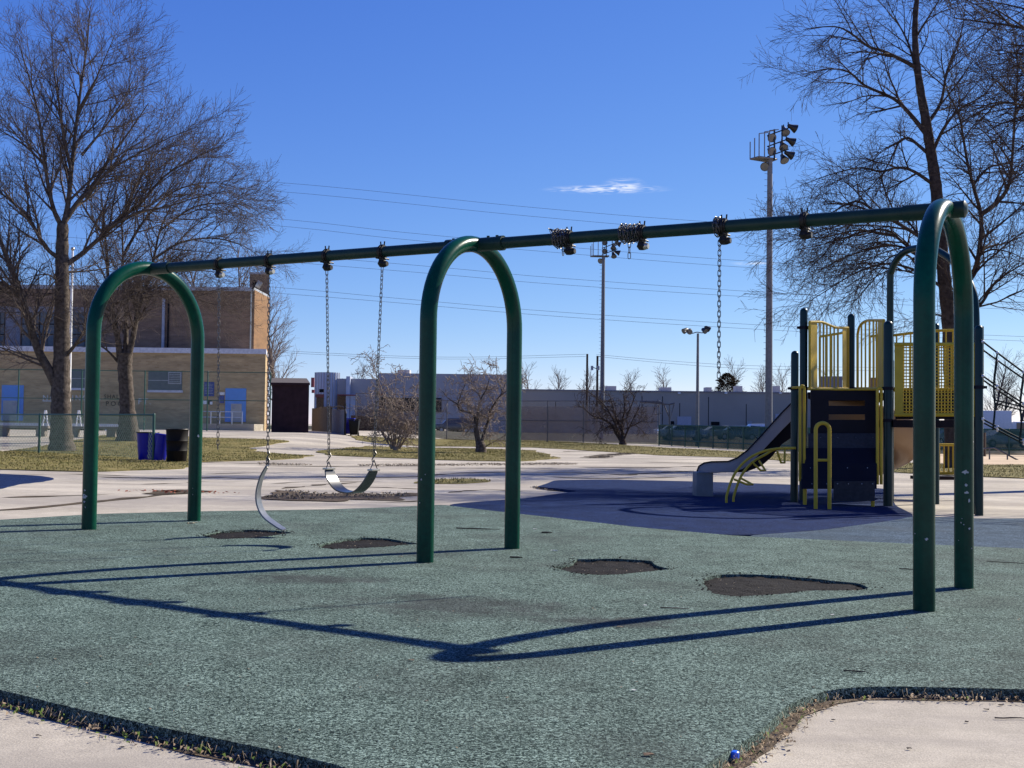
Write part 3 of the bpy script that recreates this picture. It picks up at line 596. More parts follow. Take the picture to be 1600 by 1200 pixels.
def link_geo(lp=.036, wd=.0105, r=.0031):
    """stadium link lying in the XZ plane, long axis Z"""
    P = []; half = lp/2-wd*.35
    for k in range(5): a = math.pi*k/4; P.append((wd*math.cos(a), 0, half+wd*math.sin(a)))
    for k in range(5): a = math.pi+math.pi*k/4; P.append((wd*math.cos(a), 0, -half+wd*math.sin(a)))
    m = MB(); m.tube(P, r, 5, closed=True); return np.array(m.v), m.f
LV, LF = link_geo()
def chain_mesh(path, pitch=.0355, roll0=0., mb=None):
    path = [Vector(p) for p in path]; mb = mb or MB()
    seg = [(path[i+1]-path[i]).length for i in range(len(path)-1)]; tot = sum(seg); n = max(1, int(round(tot/pitch)))
    def pos(s):
        i = 0
        while i < len(seg)-1 and s > seg[i]: s -= seg[i]; i += 1
        return path[i].lerp(path[i+1], min(1, s/seg[i])), (path[i+1]-path[i]).normalized()
    for k in range(n):
        p, t = pos((k+.5)*tot/n); ref = BN if abs(t.dot(BN)) < .95 else Vector((0, 0, 1)); x = t.cross(ref).normalized(); y = t.cross(x)
        a = roll0+(math.pi/2 if k % 2 else 0)+random.uniform(-.15, .15)
        X = x*math.cos(a)+y*math.sin(a); Y = t.cross(X)
        Mx = np.array([X, Y, t]).T; mb.add((LV @ Mx.T)+np.array(p), LF)
    return mb
def shook(mb, p):
    P = [p+Vector((0, 0, z))+BD*x for x, z in ((0, .03), (.014, .045), (.02, .03), (.008, .012), (-.008, -.006), (-.02, -.024), (-.014, -.04), (0, -.03))]
    mb.tube(P, .005, 6)
def hang_top(px): t = bx_(px); return A0+BD*t+Vector((0, 0, ZB-.125))
def onp(px, py): return plane_pt(px, py, PP, BN)
def strap(path, wdir, wid, th, m, name, parent):
    """a flat belt swept along path; wdir = its width direction"""
    mb = MB(); path = [Vector(p) for p in path]; V = []; k = len(path)
    for i, p in enumerate(path):
        t = (path[min(i+1, k-1)]-path[max(i-1, 0)]).normalized(); wd = wdir(i/(k-1)) if callable(wdir) else wdir; nrm = t.cross(wd).normalized()
        w_ = wid*(.62+.38*math.sin(math.pi*min(1, max(0, i/(k-1)))*.5*2)**.35) if 0 < i < k-1 else wid*.6
        for a, b in ((-1, -1), (1, -1), (1, 1), (-1, 1)): V.append(p+wd*(a*w_/2)+nrm*(b*th/2))
    Fc = []
    for i in range(k-1):
        for j in range(4): Fc.append((i*4+j, i*4+(j+1) % 4, i*4+4+(j+1) % 4, i*4+4+j))
    Fc += [(3, 2, 1, 0), tuple(range(4*k-4, 4*k))]; mb.add(V, Fc); return mb.build(name, m, parent, bevel=0, ang=60)
def bez(P, n=20):
    P = [Vector(p) for p in P]; out = []
    Q = [P[0]*2-P[1]]+P+[P[-1]*2-P[-2]]
    for i in range(1, len(Q)-2):
        for k in range(n):
            t = k/n; a, b, c, d = Q[i-1:i+3]; out.append(.5*((2*b)+(c-a)*t+(2*a-5*b+4*c-d)*t*t+(3*b-a-3*c+d)*t**3))
    return out+[P[-1]]
# whole belt swing
T1, T2 = hang_top(511), hang_top(597.5); E1, E2 = onp(514, 713), onp(584.5, 710)
sw = empty('belt_swing', Vector(((T1+T2)/2).to_tuple()), 'whole black belt swing hanging by two chains left of the middle arch', 'swing')
for T, E in ((T1, E1), (T2, E2)):
    mb = chain_mesh([T, E]); shook(mb, E+Vector((0, 0, -.02))); c = mb.build('chain', M['steel'], sw)
    mb = MB(); a = E+Vector((0, 0, -.045)); mb.tube([a, a-BN*.05+Vector((0, 0, -.08)), a+BN*.05+Vector((0, 0, -.08)), a], .0045, 6); mb.build('triangle_ring', M['steel'], sw)
s1, s2 = onp(514, 733), onp(584, 735); bot = onp(544, 769)
strap(bez([s1, onp(519, 748), onp(530, 763), bot, onp(560, 768), onp(574, 754), s2], 8), BN, .15, .011, M['belt'], 'belt_seat', sw)
for s_, px in ((s1, 513), (s2, 585)):
    mb = MB(); mb.box(s_+Vector((0, 0, .004)), (.05, .11, .016), Matrix.Rotation(TH, 3, 'Z')); mb.build('seat_clamp', M['shiny'], sw, bevel=.002)
# broken swing: one chain left, belt hanging down
T, E = hang_top(421), onp(418.5, 708)
sw2 = empty('broken_swing', T, 'broken belt swing dangling from a single chain beside the left arch', 'swing')
mb = chain_mesh([T, E], roll0=.6); shook(mb, E+Vector((0, 0, -.03))); shook(mb, E+Vector((0, 0, -.09))); mb.build('chain', M['steel'], sw2)
vd = Vector((-.02, 1, 0)).normalized(); sd_ = Vector((1, 0, 0))
strap(bez([onp(418, 727), onp(409, 745), onp(403.5, 768), onp(405, 788), onp(414, 806), onp(430, 819), onp(444, 828)], 7), lambda t: (vd*math.cos(.02+.2*t)+sd_*math.sin(.02+.2*t)), .14, .012, M['beltgrey'], 'belt_seat', sw2)
mb = MB(); q = onp(443, 828); mb.tube([q, q+Vector((-.01, 0, -.05)), q+Vector((.02, 0, -.045)), q], .005, 6); mb.build('end_hook', M['steel'], sw2); mb = MB(); mb.tube([onp(418, 712), onp(416, 727), onp(420, 727), onp(418, 712)], .0045, 6); mb.build('triangle_ring', M['steel'], sw2)
# loose chains
T = hang_top(343); E = onp(340.5, 701); mb = chain_mesh([T, E], roll0=.9); tag(mb.build('swing_chain', M['steel']), 'long empty swing chain hanging inside the left arch', 'chain', 'loose swing chains')
T = hang_top(1131)+BD*-.03; E = onp(1123, 590); T = Vector((E.x, E.y, T.z+.03)); mb = chain_mesh([T, E]); 
C = A0+BD*((T-A0).dot(BD))+Vector((0, 0, ZB)); P = []
for k in range(40): a = k/40*2*math.pi*2.2; P.append(C+BD*(-.03+.05*k/40)+(BN*math.cos(a)+Vector((0, 0, 1))*math.sin(a))*.062)
chain_mesh(P, .03, mb=mb); tag(mb.build('swing_chain', M['steel']), 'short empty swing chain hanging from the right half of the beam', 'chain', 'loose swing chains')
for k0, (px, l, lab) in enumerate(((889, .12, 'tangled chain wrapped around the beam just right of the middle arch'), (1003, .17, 'chain wrapped in tight coils around the middle of the right beam'))):
    t0 = bx_(px)-l; C0 = A0+Vector((0, 0, ZB)); P = []; n = 90
    for k in range(n):
        a = k/n*2*math.pi*5; rr = .06+.006*math.sin(k*1.7)*math.sin(k*.37); P.append(C0+BD*(t0+l*k/n)+(BN*math.cos(a)+Vector((0, 0, 1))*math.sin(a))*rr)
    mb = chain_mesh(P, .027)
    s = C0+BD*(t0+.02)+Vector((0, 0, -.06)); chain_mesh([s+BD*.05, s+BD*.05+Vector((0, 0, -(.06 if k0 == 0 else .12)))], mb=mb)
    s2_ = C0+BD*t0; loop = [s2_+Vector((0, 0, .05)), s2_-BD*.04+Vector((0, 0, .075 if k0 == 0 else -.07)), s2_-BD*.02+Vector((0, 0, .04 if k0 == 0 else -.03)), s2_+BD*.02+Vector((0, 0, .07))]
    chain_mesh(loop, .03, mb=mb); tag(mb.build('wrapped_chain', M['steel']), lab, 'chain', 'chains wrapped round the beam')

# ------------------------------------------------------------------ play structure
PSo = gp(1320, 790); PS = empty('play_structure', PSo, 'yellow and dark green playground structure with slides and climbers', 'play structure')
def part(mb, name, m, parent=PS, **k): return mb.build(name, M[m], parent, **k)
def pbox(mb, x0, y0, x1, y1, D0, D1=None, th=.03):
    """plate covering picture box at depth D0 (left) .. D1 (right)"""
    D1 = D0 if D1 is None else D1; d = Vector((0, th, 0))
    a, b, c, e = at(x0, y1, D0), at(x1, y1, D1), at(x1, y0, D1), at(x0, y0, D0)
    mb.prism([a, b, c, e], d); return mb
posts = [(1242, 783, 548, 17.5, .054), (1256, 781, 481, 18.1, .056), (1330, 770, 490, 19.2, .056), (1388, 790, 501, 17.1, .064), (1529.5, 800, 508, 16.2, .054), (1462, 770, 505, 18.6, .054), (1392, 770, 560, 19.4, .05)]
for x, yb, yt, D, r in posts:
    b = gat(x, D); t = at(x, yt, D); b.x = t.x
    mb = MB(); mb.post(b-Vector((0, 0, .05)), t, r, 18); po = part(mb, 'post', 'post')
    if x == 1392 or x == 1462: continue
    for yy in ((605,) if x > 1500 else (607, 657) if x > 1300 else (512, 607)):
        z = at(x, yy, D).z
        if z < t.z-.1:
            mb = MB(); mb.tube([Vector((b.x, b.y, z-.022)), Vector((b.x, b.y, z+.022))], r+.011, 18); mb.box((b.x-r-.02, b.y-.01, z), (.05, .03, .035)); mb.box((b.x+r+.02, b.y-.01, z), (.05, .03, .035)); part(mb, 'post_clamp', 'navy', po)
# tall bent arch
DL, DR = 18.3, 16.5
pa = [gat(1391.5, DL)-Vector((0, 0, .05)), at(1391, 600, DL), at(1391, 445, DL), at(1393, 424, DL-.03), at(1399, 409, DL-.1), at(1409, 397, DL-.2), at(1422, 390, DL-.35), at(1440, 387.5, DL-.6), at(1462, 391, DL-.9), at(1484, 404, DL-1.2), at(1503, 423, DL-1.45), at(1517, 447, DL-1.65), at(1524, 480, DL-1.75), at(1525, 560, DL-1.8), gat(1525, DR)-Vector((0, 0, .05))]
mb = MB(); P = bez(pa, 5); mb.tube(P, .05, 16); part(mb, 'arch_post', 'post')
# yellow guard panels on the tower
def rail(mb, pts, r=.016, n=8): mb.tube(pts, r, n)
def guard(xa, xb, yt_a, yt_b, yb, Da, Db, bars, plates, hoop=None):
    mb = MB(); f = lambda t, y: at(xa+(xb-xa)*t, y, Da+(Db-Da)*t); top = lambda t: yt_a+(yt_b-yt_a)*t
    if hoop == 'curve': tp = lambda t: yt_a+(yt_b-yt_a)*float(ss(.25, .75, t))
    elif hoop == 'left': tp = lambda t: yt_a+22*(1-math.sqrt(max(0, 1-(1-min(1, t/.45))**2)))
    else: tp = top
    rail(mb, [f(t/20, tp(t/20)) for t in range(21)], .02); rail(mb, [f(0, yb), f(1, yb)], .02)
    for b in (0, 1): rail(mb, [f(b, tp(b)), f(b, yb)], .02)
    for b in bars: rail(mb, [f(b, tp(b)), f(b, yb)], .013)
    for b0, b1 in plates: mb.prism([f(b0, yb), f(b1, yb), f(b1, tp(b1)+1), f(b0, tp(b0)+1)], (0, .012, 0))
    part(mb, 'guard_panel', 'yellow'); 
guard(1265, 1325, 503, 512, 607, 18.0, 19.1, (.27, .36, .45, .54, .64, .74), ((0, .2), (.86, 1)), 'curve')
guard(1340, 1381, 500.5, 500.5, 607, 19.0, 17.25, (.15, .30, .45, .60, .72), ((.78, 1),), 'left')
guard(1281, 1318, 526, 520, 592, 20.2, 20.4, (.25, .5, .75), ())
guard(1359, 1372, 526, 524, 592, 20.4, 20.2, (.5,), ())
mb = MB(); pbox(mb, 1280, 588, 1316, 607, 20.0); part(mb, 'slide_hood', 'slide')
mb = MB(); pbox(mb, 1359, 590, 1373, 607, 20.2); part(mb, 'slide_hood', 'tan')
mb = MB(); rail(mb, [at(1262, 608.5, 17.35), at(1392, 608.5, 17.2)], .014); part(mb, 'deck_rail', 'yellow')
mb = MB(); a, b, c, d = gat(1262, 17.5), gat(1385, 17.3), gat(1372, 20), gat(1275, 20); z = at(1320, 613, 17.4).z
mb.prism([Vector((q.x, q.y, z-.09)) for q in (a, b, c, d)], (0, 0, .09)); part(mb, 'tower_deck', 'deck')
# dark climbing wall
mb = MB(); D = 17.3
pbox(mb, 1267, 609.5, 1370, 625.5, D); pbox(mb, 1267, 634, 1370, 647.5, D); pbox(mb, 1267, 656, 1370, 677, D)
for y0, y1 in ((625.5, 634), (647.5, 656)): pbox(mb, 1267, y0, 1295, y1, D); pbox(mb, 1352, y0, 1370, y1, D)
part(mb, 'climber_wall', 'navy')
for x0, y0, y1, D0, D1, mm in ((1264, 677, 701, 17.22, 17.1, 'greyplate'), (1258, 700, 725, 17.08, 16.95, 'navy'), (1254, 724, 751, 16.93, 16.82, 'navy'), (1252, 749, 764, 16.8, 16.75, 'navy')):
    mb = MB(); a, b, c, d = at(x0, y1, D1), at(1370, y1, D1), at(1370, y0, D0), at(x0, y0, D0); mb.prism([a, b, c, d], (0, .04, .0))
    bo = part(mb, 'climber_step', mm)
    for k in range(4): mb = MB(); q = at(x0+14+k*28+random.uniform(-4, 4), y0+7, D0-.03); mb.tube([q-Vector((0, .004, 0)), q+Vector((0, .03, 0))], .006, 8); part(mb, 'bolt', 'coping', bo)
mb = MB(); pbox(mb, 1303, 752, 1367, 783, 16.7); pl_ = part(mb, 'base_plate', 'greyplate')
for x in (1309, 1326, 1347, 1364): mb = MB(); q = at(x, 756, 16.68); mb.tube([q, q+Vector((0, .03, 0))], .006, 8); part(mb, 'bolt', 'coping', pl_)
for x, y0, D in ((1258, 760, 16.9), (1364, 775, 16.85)):
    mb = MB(); b = gat(x, D); mb.tube([b, Vector((b.x, D, at(x, y0, D).z))], .026, 10); part(mb, 'foot', 'yellow')
def loop(x0, x1, yt, yb, D, r, name='handrail_loop', bar=None):
    mb = MB(); rw = (x1-x0)/2; P = [at(x0, yb, D)]
    for k in range(13): a = math.pi-math.pi*k/12; P.append(at((x0+x1)/2+rw*math.cos(a), yt+rw-rw*math.sin(a)*1.0, D))
    P.append(at(x1, yb, D)); mb.tube(P, r, 12)
    if bar: mb.tube([at(x0, bar, D), at(x1, bar, D)], r*.75, 10)
    part(mb, name, 'yellow')
mb = MB(); D = 16.05; xb0, xb1 = gat(1274.5, D), gat(1296, D)
loop(1274.5, 1296, 661, 797, D, .026, bar=719)
loop(1250, 1256.5, 603, 752, 17.0, .02); loop(1371, 1377, 606, 757, 16.95, .022)
mb = MB(); rail(mb, [at(1238, 606, 17.3), at(1254, 605, 17.1)], .018); part(mb, 'handrail_bracket', 'yellow')
# straight slide
def side(D, pts, th, name, m):
    mb = MB(); mb.prism([at(x, y, D) for x, y in pts], (0, th, 0)); return part(mb, name, m, bevel=.006)
topc = [(1089, 737), (1092, 729), (1100, 724), (1112, 722), (1138, 721.5), (1152, 716), (1168, 704), (1185, 686), (1202, 667), (1222, 645), (1237, 630)]
botc = [(1238, 656), (1222, 672), (1205, 690), (1190, 706), (1175, 722), (1160, 733), (1142, 738), (1115, 738)]
under = [(1238, 656), (1238, 683), (1222, 694), (1205, 715), (1190, 728), (1165, 738), (1142, 738), (1160, 733), (1175, 722), (1190, 706), (1205, 690), (1222, 672)]
side(18.55, topc+botc, .05, 'slide_wall', 'slide'); side(19.1, topc+botc, .05, 'slide_wall', 'slide')
mb = MB(); bed = [(1110, 736), (1140, 735), (1158, 729), (1174, 718), (1189, 703), (1204, 687), (1221, 669), (1237, 652)]
for i in range(len(bed)-1):
    a, b = bed[i], bed[i+1]; mb.prism([at(*a, 18.58), at(*b, 18.58), at(b[0], b[1]+3, 18.58), at(a[0], a[1]+3, 18.58)], (0, .54, 0))
part(mb, 'slide_bed', 'slide')
side(18.62, under, .4, 'slide_support', 'navy')
mb = MB(); P = [at(x, y-.6, 18.53) for x, y in topc]; mb.tube(P, .012, 6); part(mb, 'slide_edge', 'navy')
mb = MB(); b0, b1 = gat(1089, 18.62), gat(1115, 18.62); zt = at(1100, 738, 18.62).z
mb.prism([b0, b1, Vector((b1.x, b1.y, zt)), Vector((b0.x, b0.y, zt))], (0, .42, 0)); part(mb, 'slide_foot', 'slideshade', bevel=.01)  # foot takes the slide grey, darkened to stand for its shade
# loop step climber
c0 = [(1135, 776), (1141, 756), (1150, 737), (1165, 720), (1185, 708), (1210, 701.5), (1240, 700)]
for dx, dy, D in ((0, 0, 16.9), (11, 2, 17.2)):
    mb = MB(); P = bez([at(x+dx*(1 if i < 5 else .3), y+dy*(i < 5), D) for i, (x, y) in enumerate(c0)], 6); b = gat(c0[0][0]+dx, D); P = [Vector((P[0].x, P[0].y, b.z))]+P; mb.tube(P, .018, 10); part(mb, 'climber_rail', 'yellow')
for (xa, ya), (xb, yb) in (((1147, 749), (1172, 757)), ((1174, 721), (1192, 735)), ((1214, 704), (1222, 723))):
    mb = MB(); P = [at(xa, ya, 16.9), at(xa+.8*(xb-xa), yb, 16.92), at(xb+4, yb, 17.1), at(xa+12, ya-1, 17.2)]; mb.tube(P, .015, 8); part(mb, 'loop_step', 'yellow')
# right bridge: mesh panel, deck, back rail
def mesh_panel(x0, x1, y0, y1, D0, D1, cell):
    f = lambda x, y: at(x, y, D0+(D1-D0)*(x-x0)/(x1-x0)); mb = MB()
    for y in (y0, y1): mb.tube([f(x0, y), f(x1, y)], .026, 10)
    mb.prism([f(x0, y1), f(x0+13, y1), f(x0+13, y0), f(x0, y0)], (0, .014, 0)); mb.prism([f(x1-6, y1), f(x1, y1), f(x1, y0), f(x1-6, y0)], (0, .014, 0))
    part(mb, 'mesh_panel_frame', 'yellow'); mb = MB(); x = x0+13
    while x < x1-6: mb.tube([f(x, y0), f(x, y1)], .0075, 4, cap=False); x += cell
    y = y0
    while y < y1: mb.tube([f(x0+13, y), f(x1-6, y)], .0075, 4, cap=False); y += cell
    part(mb, 'mesh_grid', 'yellow')
mesh_panel(1398, 1526, 538, 648, 17.0, 16.35, 5.)
mb = MB(); pbox(mb, 1400, 611, 1524, 655, 17.9, 17.6, .03); part(mb, 'inner_kick_panel', 'navy')
mb = MB(); f = lambda x, y: at(x, y, 18.4-(x-1396)*.004)
def tcur(x): return 524-8*math.sin(min(1, max(0, (x-1396)/96))*math.pi/2*1.0)
rail(mb, [f(x, tcur(x)) for x in range(1396, 1530, 6)], .02); rail(mb, [f(1396, 609), f(1528, 609)], .03); 
for x in range(1401, 1528, 11): rail(mb, [f(x, tcur(x)), f(x, 609)], .012)
part(mb, 'back_guard_panel', 'yellow')
mb = MB(); a, b = at(1396, 656, 17.0), at(1526, 656, 16.35); zz = at(1450, 668, 16.7).z
mb.prism([Vector((a.x, a.y, zz)), Vector((b.x, b.y, zz)), Vector((b.x+.3, b.y+1.5, zz)), Vector((a.x+.2, a.y+1.5, zz))], (0, 0, .1)); part(mb, 'bridge_deck', 'deck')
mb = MB(); pbox(mb, 1528, 509.5, 1537.5, 608, 16.6, 16.5, .2); part(mb, 'end_panel', 'yellow', bevel=.01)
mb = MB(); f = lambda x, y: at(x, y, 19.8)
for y in (695, 739): rail(mb, [f(1440, y), f(1496, y)], .022)
for x in range(1440, 1497, 7): rail(mb, [f(x, 695), f(x, 739)], .012)
part(mb, 'low_guard_panel', 'yellow')
mb = MB(); pbox(mb, 1438, 745, 1498, 750, 19.6, 19.6, .5); part(mb, 'low_deck', 'deck')
for x in (1440, 1497):
    mb = MB(); b = gat(x, 19.9); mb.tube([b, Vector((b.x, b.y, at(x, 694, 19.9).z))], .04, 10); part(mb, 'post', 'post')
# curved tan slide chute (a bent half pipe behind the tower)
V = []; nU, nT = 22, 14; c0_ = at(1380, 715, 19.2)
for i in range(nU):
    t = i/(nU-1); ang = R(-150+230*t); Rr = .62; cx = c0_.x-.25+Rr*math.cos(ang); cy = 19.5+Rr*math.sin(ang); cz = at(1400, 672, 19.4).z+.15-.95*t
    rad = Vector((math.cos(ang), math.sin(ang), 0))
    for j in range(nT):
        a = math.pi*(1.0+j/(nT-1)*1.0)-.25+.5*j/(nT-1); V.append(Vector((cx, cy, cz+.36))+rad*(.36*math.cos(a))+Vector((0, 0, .42*math.sin(a))))
mb = MB(); mb.add(V, [(i*nT+j, i*nT+j+1, (i+1)*nT+j+1, (i+1)*nT+j) for i in range(nU-1) for j in range(nT-1)]); sp = part(mb, 'spiral_slide', 'tan', ang=70); md = sp.modifiers.new('s', 'SOLIDIFY'); md.thickness = .03
# net climber
for D0, D1, o in ((16.15, 15.2, 0), (17.4, 16.9, 5)):
    f = lambda t, y: at(1532+(1720-1532)*t, y, D0+(D1-D0)*t)
    lines = [(531+o*2.6, 660+o), (585+o*1.2, 700+o), (653+o, 738+o)]
    mb = MB()
    for y0, y1 in lines: mb.tube([f(k/12, y0+(y1-y0)*k/12+5*math.sin(math.pi*k/12)) for k in range(13)], .0125, 7)
    for t in (.14, .36, .58, .8):
        ys = [a+(b-a)*t+5*math.sin(math.pi*t) for a, b in lines]; mid = [(ys[0]+ys[1])/2, (ys[1]+ys[2])/2]
        mb.tube(bez([f(t, ys[0]), f(t-.018, mid[0]), f(t-.03, ys[1]), f(t-.02, mid[1]), f(t-.035, ys[2])], 5), .011, 6)
    y0 = sum(a for a, b in lines[1:])/2; mb.tube([f(k/10*.86+.12, y0+44*k/10*.9+6) for k in range(11)], .011, 6)
    nt_ = part(mb, 'climbing_net', 'rope')
    for t in (.02, .14, .36, .58, .8):
        for a, b in lines: mb = MB(); q = f(t, a+(b-a)*t+5*math.sin(math.pi*t)); mb.ball(q, .022, 5); part(mb, 'rope_clip', 'clip', nt_)
    q = f(1, 700); mb = MB(); b = Vector((q.x, q.y, gz(q.x, q.y))); mb.post(b, b+Vector((0, 0, 1.1)), .05); part(mb, 'net_post', 'post')

# ------------------------------------------------------------------ bare trees
def grow(start, d, length, r0, lvl, P, out, maxl):
    n = max(3, int(length/P['seg'][lvl])); step = length/n; p = Vector(start); d = Vector(d).normalized(); pts = [p.copy()]; dirs = [d.copy()]
    for i in range(n):
        d = d+Vector((random.gauss(0, 1), random.gauss(0, 1), random.gauss(0, 1)))*P['wander'][lvl]; d.z += P['trop'][lvl]; d.normalize()
        p = p+d*step; pts.append(p.copy()); dirs.append(d.copy())
    rs = [max(P['rmin'], r0*(1-.8*i/n)) for i in range(n+1)]
    out[lvl].append((pts, rs)); spawn(pts, dirs, rs, length, lvl, P, out, maxl)
def spawn(pts, dirs, rs, length, lvl, P, out, maxl, t0=.15):
    if lvl >= maxl: return
    n = len(pts)-1; k = max(1, int(length*P['dens'][lvl]*random.uniform(.8, 1.2)))
    for c in range(k):
        t = t0+(1-t0)*(c+random.random())/k; i = min(n-1, int(t*n)); f = t*n-i; p = pts[i].lerp(pts[i+1], f); d = dirs[min(i+1, n)]
        ax = Vector((random.gauss(0, 1), random.gauss(0, 1), random.gauss(0, 1))); ax = d.cross(ax)
        if ax.length < 1e-3: continue
        nd = Matrix.Rotation(R(random.uniform(*P['ang'])), 3, ax.normalized()) @ d
        l = min(P['len'][lvl]*random.uniform(.55, 1.25)*(1-.45*t), P.get('lmax', 9))
        grow(p, nd, l, min(rs[i]*.6, P['r'][lvl]), lvl+1, P, out, maxl)
def limb(px, D, slope=0., n=4):
    """a limb traced by picture columns and rows with real depth D (+slope along it)"""
    k = len(px); P = [at(x, y, D+slope*i/(max(1, k-1))) for i, (x, y) in enumerate(px)]
    return bez(P, n) if k > 2 else [P[0].lerp(P[1], i/6) for i in range(7)]
def tree(name, label, cat, D, trunk, limbs, P, bark='bark', twig='twig', maxl=3, group=None, limb_k=.82, crown_name='crown', lvl0=0):
    tp = [at(x, y, D) for x, y, r in trunk]; b = Vector((tp[0].x, tp[0].y, gz(tp[0].x, tp[0].y))); root = empty(name, b, label, cat, group)
    tp[0].z = b.z-.1; rr = [r for _, _, r in trunk]
    mb = MB(); path = bez(tp, 5); k = len(path); R_ = [float(np.interp(i/(k-1)*(len(rr)-1), range(len(rr)), rr))*(1+.06*math.sin(i*2.3)) for i in range(k)]
    mb.tube(path, R_, 14); out = [[] for _ in range(maxl+1)]
    for px, r0, slope in limbs:
        L_ = limb(px, D, slope); ln = sum((L_[i+1]-L_[i]).length for i in range(len(L_)-1)); n = len(L_)-1
        rs = [max(.010, r0*limb_k*(1-.86*(i/n)**.8)) for i in range(n+1)]; mb.tube(L_, rs, 8)
        dirs = [(L_[min(i+1, n)]-L_[max(0, i-1)]).normalized() for i in range(n+1)]; spawn(L_, dirs, rs, ln, lvl0, P, out, maxl, .12)
    tr = mb.build('trunk', M[bark], root, ang=70)
    cr = None
    polys = []
    for l in range(1, maxl+1): polys += [(q, r, 6 if l == 1 else 4 if l == 2 else 3) for q, r in out[l]]
    VV, FF, off = [], [], 0
    for s in (3, 4, 6):
        sub = [(q, r) for q, r, n_ in polys if n_ == s]
        if sub: V, Fq = tubes_np(sub, s); VV.append(V); FF.append(Fq+off); off += len(V)
    raw(crown_name, np.concatenate(VV), np.concatenate(FF), M[twig], root, smooth=True)
    return root
PT = dict(seg=(.5, .4, .26, .2), wander=(.07, .08, .09, .1), trop=(.045, .045, .05, .06), dens=(3.1, 5.4, 7.4, 0), len=(2.9, 1.4, .62), ang=(22, 50), rmin=.0045, r=(.048, .017, .0075))
fold = lambda L_: [([(x, y if y > 350 else 350-(350-y)*.90) for x, y in q], r_, sl) for q, r_, sl in L_]
tree('big_bare_tree', 'tall bare tree behind the low green fence at far left', 'tree', 45.5,
 [(97, 700, .56), (96, 690, .43), (95.5, 650, .36), (95, 610, .345), (96, 570, .30), (97, 500, .275), (97, 440, .25), (97, 395, .235), (98, 350, .20)],
 fold([([(93, 612), (76, 578), (60, 548), (44, 500), (34, 462), (18, 420), (4, 385), (-14, 330), (-30, 260), (-42, 180)], .24, -1.5), ([(38, 475), (20, 452), (-6, 438), (-60, 400), (-120, 330)], .14, -2),
  ([(99, 355), (107, 310), (113, 240), (120, 170), (128, 100), (136, 40), (140, -20)], .15, .5), ([(97, 355), (84, 325), (74, 275), (68, 215), (58, 150), (44, 90), (30, 40)], .13, -1.2), ([(112, 260), (100, 200), (92, 140), (84, 80), (80, 20)], .09, 1.5),
  ([(101, 345), (122, 312), (150, 275), (172, 235), (205, 185), (232, 140)], .14, 1.2), ([(100, 415), (126, 398), (158, 370), (190, 340), (222, 312), (256, 268), (300, 238), (345, 215)], .13, 2),
  ([(135, 305), (165, 262), (205, 235), (255, 205), (310, 180)], .08, -2), ([(170, 355), (215, 330), (260, 320), (320, 300), (372, 290)], .07, 1), ([(98, 408), (70, 385), (45, 340), (15, 308), (-30, 270), (-70, 220)], .11, -1.5),
  ([(100, 425), (128, 424), (170, 418), (215, 400)], .06, 2), ([(100, 560), (120, 535), (136, 508), (146, 485), (165, 455)], .1, -1), ([(97, 450), (78, 430), (50, 432), (24, 446)], .05, -1.5), ([(97, 455), (70, 462), (40, 480)], .04, 1), ([(120, 165), (145, 110), (165, 60), (180, 20)], .06, -1.5), ([(72, 250), (40, 215), (5, 190), (-40, 160)], .07, .8), ([(128, 230), (165, 180), (195, 130), (215, 80)], .07, 2)]),
 PT)
tree('bare_tree', 'bare tree with a whitish scarred trunk between the legs of the left arch', 'tree', 53.5,
 [(201, 677, .56), (200, 665, .42), (199, 640, .32), (197, 605, .30), (195, 575, .305), (196, 552, .31)],
 [([(188, 562), (184, 530), (176, 490), (170, 450), (167, 405), (163, 350), (158, 300)], .2, -1), ([(195, 556), (197, 520), (196, 480), (193, 440), (192, 400), (190, 350), (182, 300)], .16, 1.5), ([(201, 556), (209, 520), (216, 485), (228, 450), (240, 405), (250, 360), (268, 320)], .19, .5),
  ([(184, 565), (168, 548), (152, 538), (130, 528)], .08, -1), ([(180, 475), (205, 462), (240, 448), (262, 438), (300, 420)], .08, -2), ([(196, 470), (222, 440), (270, 425), (330, 424), (370, 436)], .07, 1), ([(240, 405), (280, 380), (330, 372), (375, 382), (405, 400)], .08, -.5), ([(192, 400), (225, 345), (270, 300), (330, 285), (380, 296)], .09, 2), ([(250, 360), (300, 325), (350, 318), (395, 335)], .07, -1), ([(165, 370), (135, 330), (110, 280), (90, 240)], .08, 1), ([(190, 350), (212, 290), (245, 240), (290, 215)], .08, -1), ([(228, 450), (270, 450), (310, 468), (350, 480)], .05, .7)],
 dict(PT, trop=(.02, .015, .02, .03), len=(2.7, 1.4, .64)))
PR_ = dict(seg=(.4, .32, .22, .16), wander=(.08, .09, .11, .12), trop=(-.012, -.02, -.02, -.01), dens=(3.1, 5.5, 7.4, 0), len=(2.4, 1.2, .54), ang=(25, 58), rmin=.0043, r=(.042, .016, .0075))
